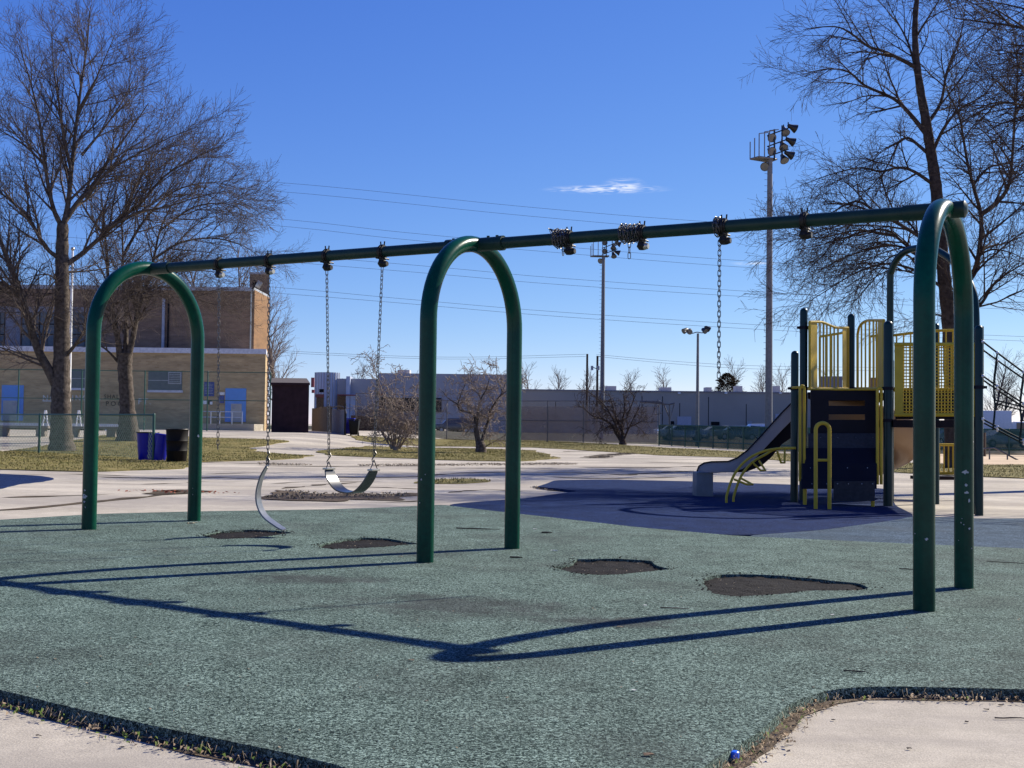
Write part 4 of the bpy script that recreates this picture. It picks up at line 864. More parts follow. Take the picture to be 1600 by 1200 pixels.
tree('big_bare_tree', 'large dark bare tree with drooping branches behind the play structure', 'tree', 37.5,
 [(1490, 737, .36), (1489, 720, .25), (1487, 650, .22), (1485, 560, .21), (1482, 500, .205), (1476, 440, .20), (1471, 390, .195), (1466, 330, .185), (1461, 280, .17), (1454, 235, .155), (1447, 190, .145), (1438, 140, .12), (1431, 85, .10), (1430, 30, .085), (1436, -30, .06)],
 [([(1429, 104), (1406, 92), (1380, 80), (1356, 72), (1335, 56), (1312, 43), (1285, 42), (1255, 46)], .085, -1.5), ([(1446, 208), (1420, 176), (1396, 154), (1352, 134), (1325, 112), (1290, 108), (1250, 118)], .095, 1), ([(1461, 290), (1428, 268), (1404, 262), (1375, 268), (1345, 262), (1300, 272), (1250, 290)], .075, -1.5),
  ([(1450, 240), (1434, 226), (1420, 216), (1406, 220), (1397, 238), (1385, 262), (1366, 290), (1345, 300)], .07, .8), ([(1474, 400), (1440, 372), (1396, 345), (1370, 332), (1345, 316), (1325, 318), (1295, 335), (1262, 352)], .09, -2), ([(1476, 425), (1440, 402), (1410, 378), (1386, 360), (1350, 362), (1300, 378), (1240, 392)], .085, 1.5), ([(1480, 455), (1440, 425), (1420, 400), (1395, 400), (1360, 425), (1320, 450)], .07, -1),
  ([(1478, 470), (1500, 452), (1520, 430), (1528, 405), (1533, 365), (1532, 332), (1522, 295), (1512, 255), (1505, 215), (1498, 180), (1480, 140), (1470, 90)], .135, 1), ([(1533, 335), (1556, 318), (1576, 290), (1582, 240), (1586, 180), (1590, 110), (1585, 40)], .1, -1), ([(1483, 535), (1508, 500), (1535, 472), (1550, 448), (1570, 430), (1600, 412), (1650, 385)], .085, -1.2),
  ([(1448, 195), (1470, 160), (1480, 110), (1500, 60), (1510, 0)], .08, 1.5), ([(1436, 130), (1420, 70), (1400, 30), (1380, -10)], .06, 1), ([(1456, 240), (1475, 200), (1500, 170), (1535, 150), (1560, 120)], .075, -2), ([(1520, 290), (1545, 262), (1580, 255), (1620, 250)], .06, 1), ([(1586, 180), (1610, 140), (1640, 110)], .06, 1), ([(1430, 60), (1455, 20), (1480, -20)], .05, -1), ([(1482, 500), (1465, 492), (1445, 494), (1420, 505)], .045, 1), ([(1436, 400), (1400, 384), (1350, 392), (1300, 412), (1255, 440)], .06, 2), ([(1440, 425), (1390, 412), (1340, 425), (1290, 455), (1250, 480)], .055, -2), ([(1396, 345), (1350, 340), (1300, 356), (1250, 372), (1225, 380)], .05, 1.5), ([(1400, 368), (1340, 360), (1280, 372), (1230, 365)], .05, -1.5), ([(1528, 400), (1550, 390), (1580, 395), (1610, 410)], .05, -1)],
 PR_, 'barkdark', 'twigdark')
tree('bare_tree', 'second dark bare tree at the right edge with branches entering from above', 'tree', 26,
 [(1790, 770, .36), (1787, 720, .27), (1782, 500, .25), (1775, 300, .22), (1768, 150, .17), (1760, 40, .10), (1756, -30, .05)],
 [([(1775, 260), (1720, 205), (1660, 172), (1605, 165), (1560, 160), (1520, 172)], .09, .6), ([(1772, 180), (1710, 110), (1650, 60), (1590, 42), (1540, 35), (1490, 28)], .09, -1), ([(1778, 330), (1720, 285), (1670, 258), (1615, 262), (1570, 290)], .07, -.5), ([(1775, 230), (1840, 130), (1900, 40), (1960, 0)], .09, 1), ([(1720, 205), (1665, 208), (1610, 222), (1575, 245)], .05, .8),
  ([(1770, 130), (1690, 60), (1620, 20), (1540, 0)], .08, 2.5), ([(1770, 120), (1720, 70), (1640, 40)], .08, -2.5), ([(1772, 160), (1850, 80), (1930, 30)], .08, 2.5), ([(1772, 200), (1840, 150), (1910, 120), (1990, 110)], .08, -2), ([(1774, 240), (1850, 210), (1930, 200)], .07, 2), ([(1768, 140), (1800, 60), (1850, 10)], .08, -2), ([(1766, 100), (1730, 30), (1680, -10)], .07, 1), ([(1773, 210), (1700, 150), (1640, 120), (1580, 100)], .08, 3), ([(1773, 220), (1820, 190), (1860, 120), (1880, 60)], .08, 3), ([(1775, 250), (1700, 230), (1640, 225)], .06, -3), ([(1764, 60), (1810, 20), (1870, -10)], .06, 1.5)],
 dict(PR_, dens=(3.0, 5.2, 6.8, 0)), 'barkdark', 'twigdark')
# distant and background trees: straight leader plus procedural limbs
def far_tree(label, px, yb, yt, D, r, name='distant_bare_tree', group='bare trees beyond the buildings', maxl=2, wid=.5, den=1., twig='fartwig', bark='fartwig'):
    base = gat(px, D); top = at(px, yt, D); H = top.z-base.z; root = empty(name, base, label, 'tree', group); mb = MB(); out = [[] for _ in range(maxl+1)]
    P = dict(seg=(H*.08, H*.06, H*.05, H*.04), wander=(.07, .08, .09, .1), trop=(.07, .06, .05, .03), dens=(22/H*den, 34/H*den, 44/H*den, 0), len=(H*.33*wid*2, H*.17*wid*2, H*.09), ang=(25, 48), rmin=max(.006, D*.000085), r=(r*.26, r*.11, r*.06), lmax=H*.5)
    pts = [base-Vector((0, 0, .2))]; d = Vector((0, 0, 1)); n = 9
    for i in range(n): d = (d+Vector((random.gauss(0, .07), random.gauss(0, .07), .02))).normalized(); pts.append(pts[-1]+d*H*.95/n)
    rs = [max(.02, r*(1-.9*i/n)) for i in range(n+1)]; mb.tube(pts, rs, 8); mb.build('trunk', M[bark], root, ang=70)
    dirs = [(pts[min(i+1, n)]-pts[max(0, i-1)]).normalized() for i in range(n+1)]; spawn(pts, dirs, rs, H, 0, P, out, maxl, .22)
    VV, FF, off = [], [], 0
    for l in range(1, maxl+1):
        V, Fq = tubes_np(out[l], 4 if l == 1 else 3); VV.append(V); FF.append(Fq+off); off += len(V)
    raw('crown', np.concatenate(VV), np.concatenate(FF), M[twig], root, smooth=True); return root
far_tree('bare tree standing right of the brick chimney wall', 432, 660, 474, 108, .28, maxl=3, wid=.55, den=1.1, twig='shrubtwig')
for lab, px, yt, D, wd, dn in (('treetop rising over the brick roof left of the chimney', 352, 372, 118, .5, 1), ('treetop just left of the chimney above the brick roof', 398, 368, 122, .45, 1), ('treetop over the brick roof beside the left arch', 290, 380, 125, .5, 1),
    ('thin pale treetop above the roof left of the first shrub', 545, 566, 250, .5, .8), ('thin pale tree behind the second shrub right of the middle arch', 835, 572, 240, .5, .8), ('pale bare tree above the left end of the grey warehouse', 868, 588, 260, .6, 1), ('low pale tree beside the utility poles', 905, 585, 265, .6, .8), ('bare tree above the warehouse right of the middle light pole', 985, 585, 262, .55, .8),
    ('spiky bare tree above the warehouse left of the small lamp pole', 1033, 578, 262, .5, .8), ('small faint tree above the warehouse between two spiky ones', 1010, 590, 270, .5, .7), ('pale bare tree right behind the dark evergreen', 1148, 574, 265, .5, 1), ('pale bare tree just left of the tall light pole', 1185, 582, 265, .6, .9), ('pale bare tree just right of the tall light pole', 1216, 578, 262, .55, .9), ('pale bare tree between the climber posts', 1300, 580, 270, .5, .8)):
    far_tree(lab, px, 660, yt, D, .3, wid=wd, den=dn*1.25)
for k, (px, yt, D) in enumerate(((1462, 600, 170), (1500, 590, 160), (1548, 560, 150), (1566, 585, 140), (1590, 555, 135), (1620, 560, 140), (1660, 550, 145))):
    far_tree('brown bare tree of the far right thicket, number %s from the swing leg' % ('first', 'second', 'third', 'fourth', 'fifth', 'sixth', 'seventh')[k], px, 660, yt, D, .25, group='brown trees of the far right thicket', wid=.6, den=1.2, maxl=2, twig='twig', bark='twig')
# dark evergreen
b = gat(1136, 255); tp_ = at(1136, 583, 255); H = tp_.z-b.z; ev = empty('evergreen_tree', b, 'small dark evergreen peeking over the warehouse roof', 'tree')
mb = MB(); mb.tube([b, Vector((b.x, b.y, tp_.z))], [.3, .03], 8); mb.build('trunk', M['barkdark'], ev)
V = []
for i in range(5200):
    t = random.random()**.8; z = b.z+H*(.25+.75*t); rr = 5.2*(1-t)**.6*(.35+.75*random.random())*(1+.3*math.sin(t*23))+.1; a = random.uniform(0, 6.28); c = Vector((b.x+rr*math.cos(a), b.y+rr*math.sin(a), z-rr*.15)); s = random.uniform(.25, .6)
    o = Vector((math.cos(a), math.sin(a), random.uniform(-.2, .5)))*s; q = Vector((-math.sin(a), math.cos(a), random.uniform(-.5, .5)))*s*.4; V += [c-q, c+q, c+o]
raw('crown', V, np.arange(len(V)).reshape(-1, 3), M['evergreen'], ev)
# multi-stem shrubs
PS_ = dict(seg=(.16, .13, .1, .09), wander=(.26, .3, .3, .2), trop=(.0, .0, .01, .02), dens=(4.6, 6.2, 6.5, 0), len=(1.15, .58, .3), ang=(32, 80), rmin=.0085, r=(.030, .017, .012))
tree('multi_stem_shrub', 'fan shaped grey shrub of many thin stems left of the middle arch', 'shrub', 52.5, [(618, 704, .1), (618, 699, .12), (618, 697, .1)],
 [([(x0, 701), (x0+(x1-x0)*.35, 676), (x0+(x1-x0)*.7, 640), (x1, yt)], .055, s) for x0, x1, yt, s in ((612, 575, 610, .4), (614, 590, 588, -.6), (616, 600, 590, .8), (618, 618, 575, -.3), (620, 634, 580, .6), (622, 648, 590, -.8), (624, 662, 610, .5), (613, 566, 640, -.5), (624, 668, 640, .2), (617, 608, 610, -1))]+[([(600, 620), (590, 590), (583, 565), (575, 556)], .03, .3)],
 PS_, 'shrubtwig', 'shrubtwig', group='bare shrubs on the lawn', crown_name='crown')
tree('twisted_shrub_tree', 'small twisted tree with a dark stump on the grass between the arches', 'shrub', 51.5, [(752, 706, .26), (751, 698, .22), (749, 690, .17)],
 [([(747, 695), (743, 675), (742, 655), (741, 648), (732, 644), (718, 640), (716, 630), (722, 612), (728, 598)], .1, .5), ([(749, 692), (745, 670), (747, 648), (748, 635), (752, 622), (760, 608), (765, 590)], .1, -.5), ([(753, 690), (758, 672), (764, 655), (767, 640), (775, 628), (785, 612), (790, 596)], .1, .8), ([(767, 640), (780, 620), (800, 605), (812, 590)], .05, -.6), ([(748, 646), (757, 638), (770, 640)], .05, .4), ([(716, 632), (700, 622), (690, 610)], .04, -.4), ([(752, 622), (738, 602), (735, 580)], .04, 1), ([(755, 700), (772, 690), (790, 680)], .03, -.5), ([(785, 612), (778, 590), (775, 570)], .04, .5)],
 dict(PS_, dens=(6.5, 8, 8, 0), len=(1.05, .55, .29)), 'bark', 'shrubtwig', group='bare shrubs on the lawn')
tree('dark_spreading_shrub', 'dark wide spreading shrub before the tall fence', 'shrub', 81, [(973, 695, .3), (973, 690, .22), (971, 684, .18)],
 [([(970, 688), (962, 676), (956, 664), (942, 655), (926, 650), (912, 638), (900, 632)], .15, 1), ([(971, 686), (965, 672), (958, 655), (946, 635), (930, 620), (912, 608)], .12, -1), ([(973, 684), (972, 660), (976, 640), (974, 615)], .14, .5), ([(975, 686), (983, 668), (992, 650), (1000, 632)], .1, -.7), ([(974, 680), (962, 650), (955, 625), (950, 612)], .1, 1), ([(958, 664), (940, 672), (925, 680)], .05, -1), ([(978, 670), (1000, 660), (1020, 650)], .06, 1), ([(980, 650), (990, 625), (995, 612)], .07, -1)],
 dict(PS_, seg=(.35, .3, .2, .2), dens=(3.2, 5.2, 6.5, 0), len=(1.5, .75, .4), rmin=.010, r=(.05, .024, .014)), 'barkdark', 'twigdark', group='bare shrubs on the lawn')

# ------------------------------------------------------------------ brick recreation building
D0 = 83; bz = .45
def X(px, D): return at(px, 640, D).x
def Z(px, py, D): return at(px, py, D).z
def slab(mb, x0, x1, D, d, z0, z1): return mb.box(((x0+x1)/2, D+d/2, (z0+z1)/2), (x1-x0, d, z1-z0))
xR = X(413.5, D0); xL = X(-420, D0); zf = Z(300, 552, D0); zt = Z(300, 545, D0)
BB = empty('brick_building', (X(100, D0), D0, gz(X(100, D0), D0)), 'tan brick recreation building with two flat roofs at the left', 'building')
def trap(mb, x0, xa, Da, xb, Db, z0, z1): return mb.prism([Vector((x0, Da, z0)), Vector((xa, Da, z0)), Vector((xb, Db, z0)), Vector((x0, Db, z0))], (0, 0, z1-z0))
D1 = 88.6; xU = X(394, D1); z1 = Z(300, 454, D1); xB = X(416, D1)
mb = MB(); trap(mb, xL, xR, D0, xB, D1, bz-1, zf); mb.build('lower_wall', M['brick'], BB, smooth=False)
mb = MB(); trap(mb, xL, xR+.06, D0-.12, xB+.05, D1-.02, zf, zt+.04); mb.build('white_fascia', M['fascia'], BB, smooth=False)
mb = MB(); slab(mb, xL, xU, D1, 5.4, bz-1, z1); ub = mb.build('upper_wall', M['brickdark'], BB, smooth=False)
mb = MB(); slab(mb, xL, xU-.02, D1-.08, 5.4, z1, z1+.28); mb.build('roof_coping', M['coping'], ub, smooth=False)
xT = X(417, 94); mb = MB(); slab(mb, xU-.3, xU+.02, D1+.03, 5.4, bz-1, z1+.1); mb.build('sunlit_end_wall', M['bricksunlit'], BB, smooth=False)
mb = MB(); trap(mb, X(386, 94), xT, 94.02, xT-.9, 98, bz-1, Z(400, 428.5, 94)); tw = mb.build('stair_tower', M['brickdark'], BB, smooth=False)
mb = MB(); trap(mb, X(386, 94)-.05, xT+.03, 93.97, xT-.87, 98.05, Z(400, 428.5, 94), Z(400, 427.5, 94)+.1); mb.build('roof_coping', M['coping'], tw, smooth=False)
def wrect(name, m, x0, y0, x1, y1, D, th=.06, parent=BB, out=.05, label=None):
    mb = MB(); a, b = at(x0, y1, D), at(x1, y0, D); slab(mb, a.x, b.x, D-out, th, a.z, b.z); o = mb.build(name, M[m], parent, smooth=False)
    if label: o['label'] = label
    return o
for x0, x1 in ((-90, -40), (-8, 8), (34, 62), (62, 86), (110, 134)):
    wn = wrect('upper_window', 'greywin', x0, 488, x1, 541, D1, .1, BB, .06)
    for yy in (506, 522): wrect('window_bar', 'darkgap', x0, yy, x1, yy+1.2, D1, .05, wn, .10)
    for xx in (x0, (x0+x1)/2, x1-1): wrect('window_bar', 'darkgap', xx, 488, xx+1.2, 541, D1, .05, wn, .11)
wrect('window_surround', 'greypanel', -100, 480, 136, 487.5, D1, .08, BB, .04)
wrect('infill_panel', 'greypanel', 8, 488, 33, 541, D1, .08, BB, .04); wrect('infill_panel', 'greypanel', 87, 488, 109, 541, D1, .08, BB, .04)
wn = wrect('lower_window', 'greywin', 231.5, 580, 285, 610, D0, .1, BB, .04); wrect('window_sill', 'fascia', 231, 610, 286, 613, D0, .2, wn, .16)
lv = wrect('louver', 'louver', 263, 581, 284, 600, D0, .08, wn, .10)
for k in range(6): wrect('louver_slat', 'greywin', 265, 583+k*2.7, 282, 584.4+k*2.7, D0, .03, lv, .125)
wrect('window_bar', 'louver', 232, 594, 263, 594.8, D0, .03, wn, .075)
wn = wrect('lower_window', 'greywin', 106, 577, 136, 606, D0, .1, BB, .04); wrect('window_sill', 'fascia', 105, 606.5, 137, 609.5, D0, .2, wn, .16); wrect('window_bar', 'louver', 107, 591, 136, 591.8, D0, .03, wn, .075)
for x0, x1, y0, y1, px0, px1 in ((2, 37.5, 602, 657, 5, 27), (351.5, 385, 607, 659, 361, 378)):
    d = wrect('blue_door', 'bluedoor', x0, y0, x1, y1, D0, .1, BB, .05); pn = wrect('door_panel', 'palepanel', px0, y0+24, px1, y1-.5, D0, .06, d, .09); wrect('door_window', 'louver', px0+15 if px0 < 100 else px0+2, y0+26, px1+1 if px0 < 100 else px0+8, y0+32, D0, .04, d, .12)
sg = wrect('blue_notice_board', 'bluepanel', 319, 597, 335, 619, D0, .07, BB, .05)
for k in range(7): wrect('notice_line', 'louver', 320.5, 600+k*2.4, 333.5-(k % 3), 600.5+k*2.4, D0, .02, sg, .062)
wrect('white_notice', 'white', 317, 626, 325, 631.5, D0, .05, BB, .04); wrect('dark_notice', 'darkgap', 321, 625.5, 331.5, 632, D0, .04, BB, .03); wrect('white_notice', 'white', 328, 627.5, 332, 632, D0, .05, BB, .045)
wrect('white_notice', 'white', 342, 613, 351, 617, D0, .05, BB, .04); wrect('blue_notice', 'bluepanel', 342, 618, 350.5, 630, D0, .05, BB, .04)
for px, c, D in ((256, 'coping', D1), (263.5, 'darkgap', D1), (393, 'shiny', D1)):
    mb = MB(); q = at(px, 466 if px < 300 else 452, D-.08); mb.tube([q, Vector((q.x, q.y, Z(px, 546, D)))], .11 if px == 256 else .06, 8); mb.build('downspout', M[c], BB)
fl = at(401, 444, D1-.3); mb = MB(); mb.box(fl, (.55, .5, .42), Matrix.Rotation(.5, 3, 'Y')); mb.tube([fl, at(393, 452, D1)], .06, 6); f_ = mb.build('wall_floodlight', M['darkgap'], BB, bevel=.03)
mb = MB(); mb.box(fl+Vector((.2, -.2, -.05)), (.38, .12, .5), Matrix.Rotation(.5, 3, 'Y')); mb.build('lamp_face', M['shiny'], f_, bevel=.03)
def text(s, px, py, hpx, D, m, parent, name, out=.03, track=1.0):
    cu = bpy.data.curves.new(name, 'FONT'); cu.body = s; cu.size = hpx*D/F_PX*1.38; cu.space_character = track; cu.extrude = .008
    o = bpy.data.objects.new(name+'_tmp', cu); COL.objects.link(o); dg = bpy.context.evaluated_depsgraph_get(); me = bpy.data.meshes.new_from_object(o.evaluated_get(dg)); bpy.data.objects.remove(o)
    me.materials.clear(); me.materials.append(M[m]); q = at(px, py, D); T = Matrix.Translation(Vector((q.x, D-out, q.z))-org(parent)) @ Matrix.Rotation(R(90), 4, 'X'); me.transform(T); me.name = name
    ob = bpy.data.objects.new(name, me); COL.objects.link(ob); ob.parent = parent; return ob
for t_, x_ in (('NO', 66.5), ('DIVI', 87), ('NG', 117.5), ('.', 155)): text(t_, x_, 625.5, 8.6, D0, 'whitetxt', BB, 'wall_lettering', track=1.35)
wrect('lettering_underline', 'whitetxt', 66.5, 625.8, 86, 627.2, D0, .02, BB, .02)
text('SHALLOW', 162.5, 622.5, 6.5, D0, 'darktxt', BB, 'wall_lettering', track=1.2); text('POOL', 165, 634, 7.5, D0, 'darktxt', BB, 'wall_lettering', track=1.5)
text('3', 204, 631.5, 10, D0, 'whitetxt', BB, 'wall_lettering'); text('FT.', 215.5, 631.5, 9.5, D0, 'whitetxt', BB, 'wall_lettering', track=1.3)
# ramp landing with railing
q0, q1 = X(296, 80), X(398, 80); rz = Z(340, 662, 80.5)
mb = MB(); mb.box(((q0+q1)/2, 81.4, rz-.5), (q1-q0, 3, 1.0)); tag(mb.build('entrance_ramp', M['concrete'], None, smooth=False), 'concrete landing with ramp before the right blue door', 'ramp')
rl = empty('ramp_railing', ((q0+q1)/2, 80, rz), 'grey blue pipe railing on the landing before the blue door', 'railing'); mb = MB(); xs = [X(x, 80) for x in (300, 329, 343, 362, 378)]
for zz in (.42, .78): mb.tube([Vector((xs[0], 80.1, rz+zz)), Vector((xs[-1], 80.1, rz+zz))], .03, 6)
mb.build('rail', M['bluetower'], rl)
for x in xs: mb = MB(); mb.tube([Vector((x, 80.1, rz)), Vector((x, 80.1, rz+.8))], .03, 6); mb.build('rail_post', M['bluetower'], rl)
# long low pool kerb, benches, flagpole
mb = MB(); a, b = at(-120, 664, 68), at(190, 666, 68); slab(mb, a.x, b.x, 68, .4, gz(a.x, 68)-.3, at(60, 661, 68).z); tag(mb.build('low_wall', M['fascia'], None, smooth=False), 'low pale kerb wall of the pool in front of the brick building', 'wall')
mb = MB(); slab(mb, a.x, b.x-.5, 66.5, .3, gz(a.x, 66)-.3, at(60, 668, 66.5).z); tag(mb.build('low_wall', M['darkgap'], None, smooth=False), 'dark low step in front of the pool kerb', 'wall')
for k, (px, ln, lab) in enumerate(((146, 5.2, 'old concrete bench behind the left arch leg beside the second tree'), (36, 4.2, 'old concrete bench behind the low fence left of the tall tree'))):
    c = gat(px, 56); be = empty('stone_bench', c, lab, 'bench', 'old concrete benches'); mb = MB(); mb.box(c+Vector((0, 0, .42)), (2.4, .45, .12)); mb.build('seat', M['bench'], be, bevel=.015)
    for s in (-.85, .85): mb = MB(); mb.box(c+Vector((s, 0, .18)), (.4, .36, .36)); mb.build('leg', M['bench'], be, bevel=.01)
fp = gat(107, 62); f0 = empty('flagpole', fp, 'slim white flagpole rising beside the tall left tree trunk', 'flagpole'); mb = MB(); mb.tube([fp, Vector((fp.x, fp.y, at(108, 392, 62).z))], [.085, .05], 10); mb.build('pole', M['white'], f0)
mb = MB(); mb.ball((fp.x, fp.y, at(108, 392, 62).z+.1), .1, 6); mb.build('finial', M['shiny'], f0)
for px in (71, 123):
    q = at(px, 652, 67.5); mb = MB(); b_ = Vector((q.x, 67.5, gz(q.x, 67.5)+.2)); mb.tube([b_+Vector((-.14, 0, 0)), Vector((q.x-.03, 67.5, at(px, 641, 67.5).z))], .035, 6); mb.tube([b_+Vector((.14, 0, 0)), Vector((q.x+.03, 67.5, at(px, 641, 67.5).z))], .035, 6); mb.tube([b_+Vector((-.07, 0, .4)), b_+Vector((.07, 0, .4))], .025, 6)
    tag(mb.build('pool_ladder', M['white']), 'white pool ladder rails %s' % ('left of the tall tree trunk' if px == 71 else 'between the tall tree trunk and the arch leg'), 'ladder', 'pool ladder rails')

# ------------------------------------------------------------------ shed
a, b = gat(424, 70), gat(482, 70); zt_ = at(450, 598, 70).z; sh = empty('storage_shed', (a+b)/2, 'dark maroon storage shed with a grey roof beside the brick building', 'shed')
def foot(ax, bx, y0, y1, sl): return [(ax, y0), (bx, y0), (bx+sl*(y1-y0), y1), (ax+sl*(y1-y0), y1)]
ft = foot(a.x, b.x, 70, 72.2, -.172); mb = MB(); mb.prism([Vector((x, y, a.z-.2)) for x, y in ft], (0, 0, zt_-a.z+.2)); mb.build('wall', M['shed'], sh, smooth=False)
zr = at(450, 590.5, 71.6).z; ft = foot(a.x-.06, b.x+.06, 69.92, 72.3, -.172); mb = MB(); top_ = [Vector((ft[3][0]+.12, 71.8, zr)), Vector((ft[2][0]-.1, 71.8, zr))]; e4 = [Vector((x, y, zt_)) for x, y in ft]
mb.add(e4+top_, [(0, 1, 5, 4), (1, 2, 5), (2, 3, 4, 5), (3, 0, 4), (3, 2, 1, 0)]); mb.build('roof', M['shingle'], sh, smooth=False)
mb = MB(); mb.span(Vector((a.x-.06, 69.9, zt_-.07)), Vector((b.x+.06, 69.9, zt_-.07)), .03, .12); mb.build('fascia_board', M['shed'], sh, smooth=False)
# ------------------------------------------------------------------ fences
def chain_fence(A, B, h, nb, pr, wr, pitch, wm, pm, root, mid=False, wiretop=True, bottom=.05, wires=True, sides=3):
    A, B = Vector(A), Vector(B); n = nb
    for i in range(n+1):
        p = A.lerp(B, i/n); p.z = gz(p.x, p.y); mb = MB(); mb.post(p-Vector((0, 0, .1)), p+Vector((0, 0, h+.05)), pr*1.25, 10); mb.build('fence_post', M[pm], root)
    base = [Vector((q.x, q.y, gz(q.x, q.y))) for q in (A.lerp(B, i/n) for i in range(n+1))]
    for zz in ([h] if not mid else [h, h*.52]):
        mb = MB(); mb.tube([q+Vector((0, 0, zz)) for q in base], pr*.8, 8); mb.build('fence_rail', M[pm], root)
    if wires:
        polys = []; Lh = (Vector((B.x, B.y, 0))-Vector((A.x, A.y, 0))).length; top = h+(.03 if wiretop else 0)
        def P(u, z):
            u = min(1, max(0, u/Lh)); f = u*n; i = min(n-1, int(f)); q = base[i].lerp(base[i+1], f-i); return (q.x, q.y, q.z+z)
        dd = pitch*1.414; H_ = top-bottom; c = -H_
        while c < Lh:
            u0, u1 = max(0, c), min(Lh, c+H_)
            if u1-u0 > .02:
                polys.append(([P(u0, bottom+u0-c), P((u0+u1)/2, bottom+(u0+u1)/2-c), P(u1, bottom+u1-c)], [wr]*3)); polys.append(([P(u0, top-(u0-c)), P((u0+u1)/2, top-((u0+u1)/2-c)), P(u1, top-(u1-c))], [wr]*3))
            c += dd
        V, Fq = tubes_np(polys, sides); raw('chain_link_mesh', V, Fq, M[wm], root)
fa, fb = gp(239, 720), gp(97, 711); dv = fb-fa; e_ = fa+dv*2.6
rt = empty('chain_link_fence', fa, 'low green chain link fence ending beside the blue bin at the left', 'fence'); chain_fence(fa, e_, 1.32, 4, .032, .0052, .10, 'gwire', 'gpost', rt)
a, b = gat(-260, 73), gat(424, 73.5); rt = empty('tall_chain_link_fence', b, 'tall green chain link fence along the front of the brick building', 'fence'); chain_fence(Vector((X(-170, 73), 73, 0)), Vector((X(422, 73.5), 73.5, 0)), 3.5, 6, .03, .0026, .10, 'gwire', 'gpost', rt, mid=True)
# middle tall fence
a, b = Vector((X(556, 100), 100, 0)), Vector((X(1030, 86), 86, 0)); rt = empty('tall_chain_link_fence', Vector((b.x, b.y, gz(b.x, b.y))), 'tall grey chain link fence across the middle behind the shrubs', 'fence')
chain_fence(a, b, 3.0, 9, .032, .0035, .10, 'galvwire', 'galv', rt, mid=True)
def screen(name, a, b, t0, t1, z0, z1, m, root, k=8, off=.06, label=None):
    V = []; 
    for i in range(k+1):
        q = Vector(a).lerp(Vector(b), t0+(t1-t0)*i/k); z = gz(q.x, q.y); V += [(q.x, q.y+off, z+z0), (q.x, q.y+off, z+z1)]
    return raw(name, V, [(2*i, 2*i+2, 2*i+3, 2*i+1) for i in range(k)], M[m], root)
screen('brown_privacy_mesh', a, b, .56, .995, .1, 2.6, 'bscreen', rt)
hd = raw('vine_tmp', [(0, 0, 0), (1, 0, 0), (0, 1, 0)], [(0, 1, 2)], M['twig']); bpy.data.objects.remove(hd)
V = []
for i in range(9000):
    t = random.uniform(.0, .22) if random.random() < .55 else random.uniform(.4, .97); q = a.lerp(b, t); h = (1.7 if t < .3 else 2.3)*random.random()**.8; y = q.y+random.uniform(.2, 1.4); s = random.uniform(.15, .5); an = random.uniform(0, 6.28)
    c = Vector((q.x+random.uniform(-.5, .5), y, gz(q.x, y)+h)); d = Vector((math.cos(an)*s, random.uniform(-.2, .2), abs(math.sin(an))*s)); V += [c, c+Vector((.012, 0, 0.012)), c+d]
stuff(raw('hedge_stems', V, np.arange(len(V)).reshape(-1, 3), M['twig']), 'tangle of brown vine stems behind the middle fence', 'hedge')
mb = MB(); q0_, q1_ = Vector((X(548, 101), 101.2, 0)), Vector((X(668, 99), 99.2, 0)); q0_.z, q1_.z = gz(q0_.x, q0_.y), gz(q1_.x, q1_.y); mb.prism([q0_, q1_, q1_+Vector((0, 0, 1.25)), q0_+Vector((0, 0, 1.25))], (0, .06, 0)); tag(mb.build('board_fence', M['wood'], None, smooth=False), 'low brown board fence behind the first shrub', 'fence')
# backstop frame
bs = empty('backstop_frame', gat(1044, 84), 'pale steel frame of a ball field backstop above the green fence', 'frame'); mb = MB(); D = 84
for P in ([(999, 636), (1000, 628), (1046, 632), (1046, 668)], [(1036, 629), (1047, 655), (1053, 632)], [(1046, 632), (1054, 630)], [(1000, 628), (1036, 629)]): mb.tube([at(x, y, D) for x, y in P], .055, 6)
q = at(1046, 668, D); mb.tube([q, Vector((q.x, q.y, gz(q.x, q.y)))], .06, 6); mb.build('frame_pipes', M['gpost'] if False else M['galv'], bs)
# green windscreen fence
pts = [gat(1030, 80), gat(1240, 67), gat(1420, 63), gat(1700, 60)]
rt = empty('windscreen_fence', pts[0], 'green windscreen fence along the ball field right of the middle fence', 'fence')
for i in range(3):
    a, b = pts[i], pts[i+1]; nseg = 9 if i == 0 else 7
    for k in range(nseg+(1 if i == 2 else 0)):
        q = a.lerp(b, k/nseg); q.z = gz(q.x, q.y); mb = MB(); mb.post(q, q+Vector((0, 0, 1.36)), .042, 8); mb.build('fence_post', M['gpost'], rt)
    mb = MB()
    for zz in (1.32, .35): mb.tube([a+Vector((0, 0, zz)), b+Vector((0, 0, zz))], .035, 6)
    mb.build('fence_rail', M['gpost'], rt); screen('windscreen', a, b, 0, 1, .06, 1.32, 'gscreen', rt)
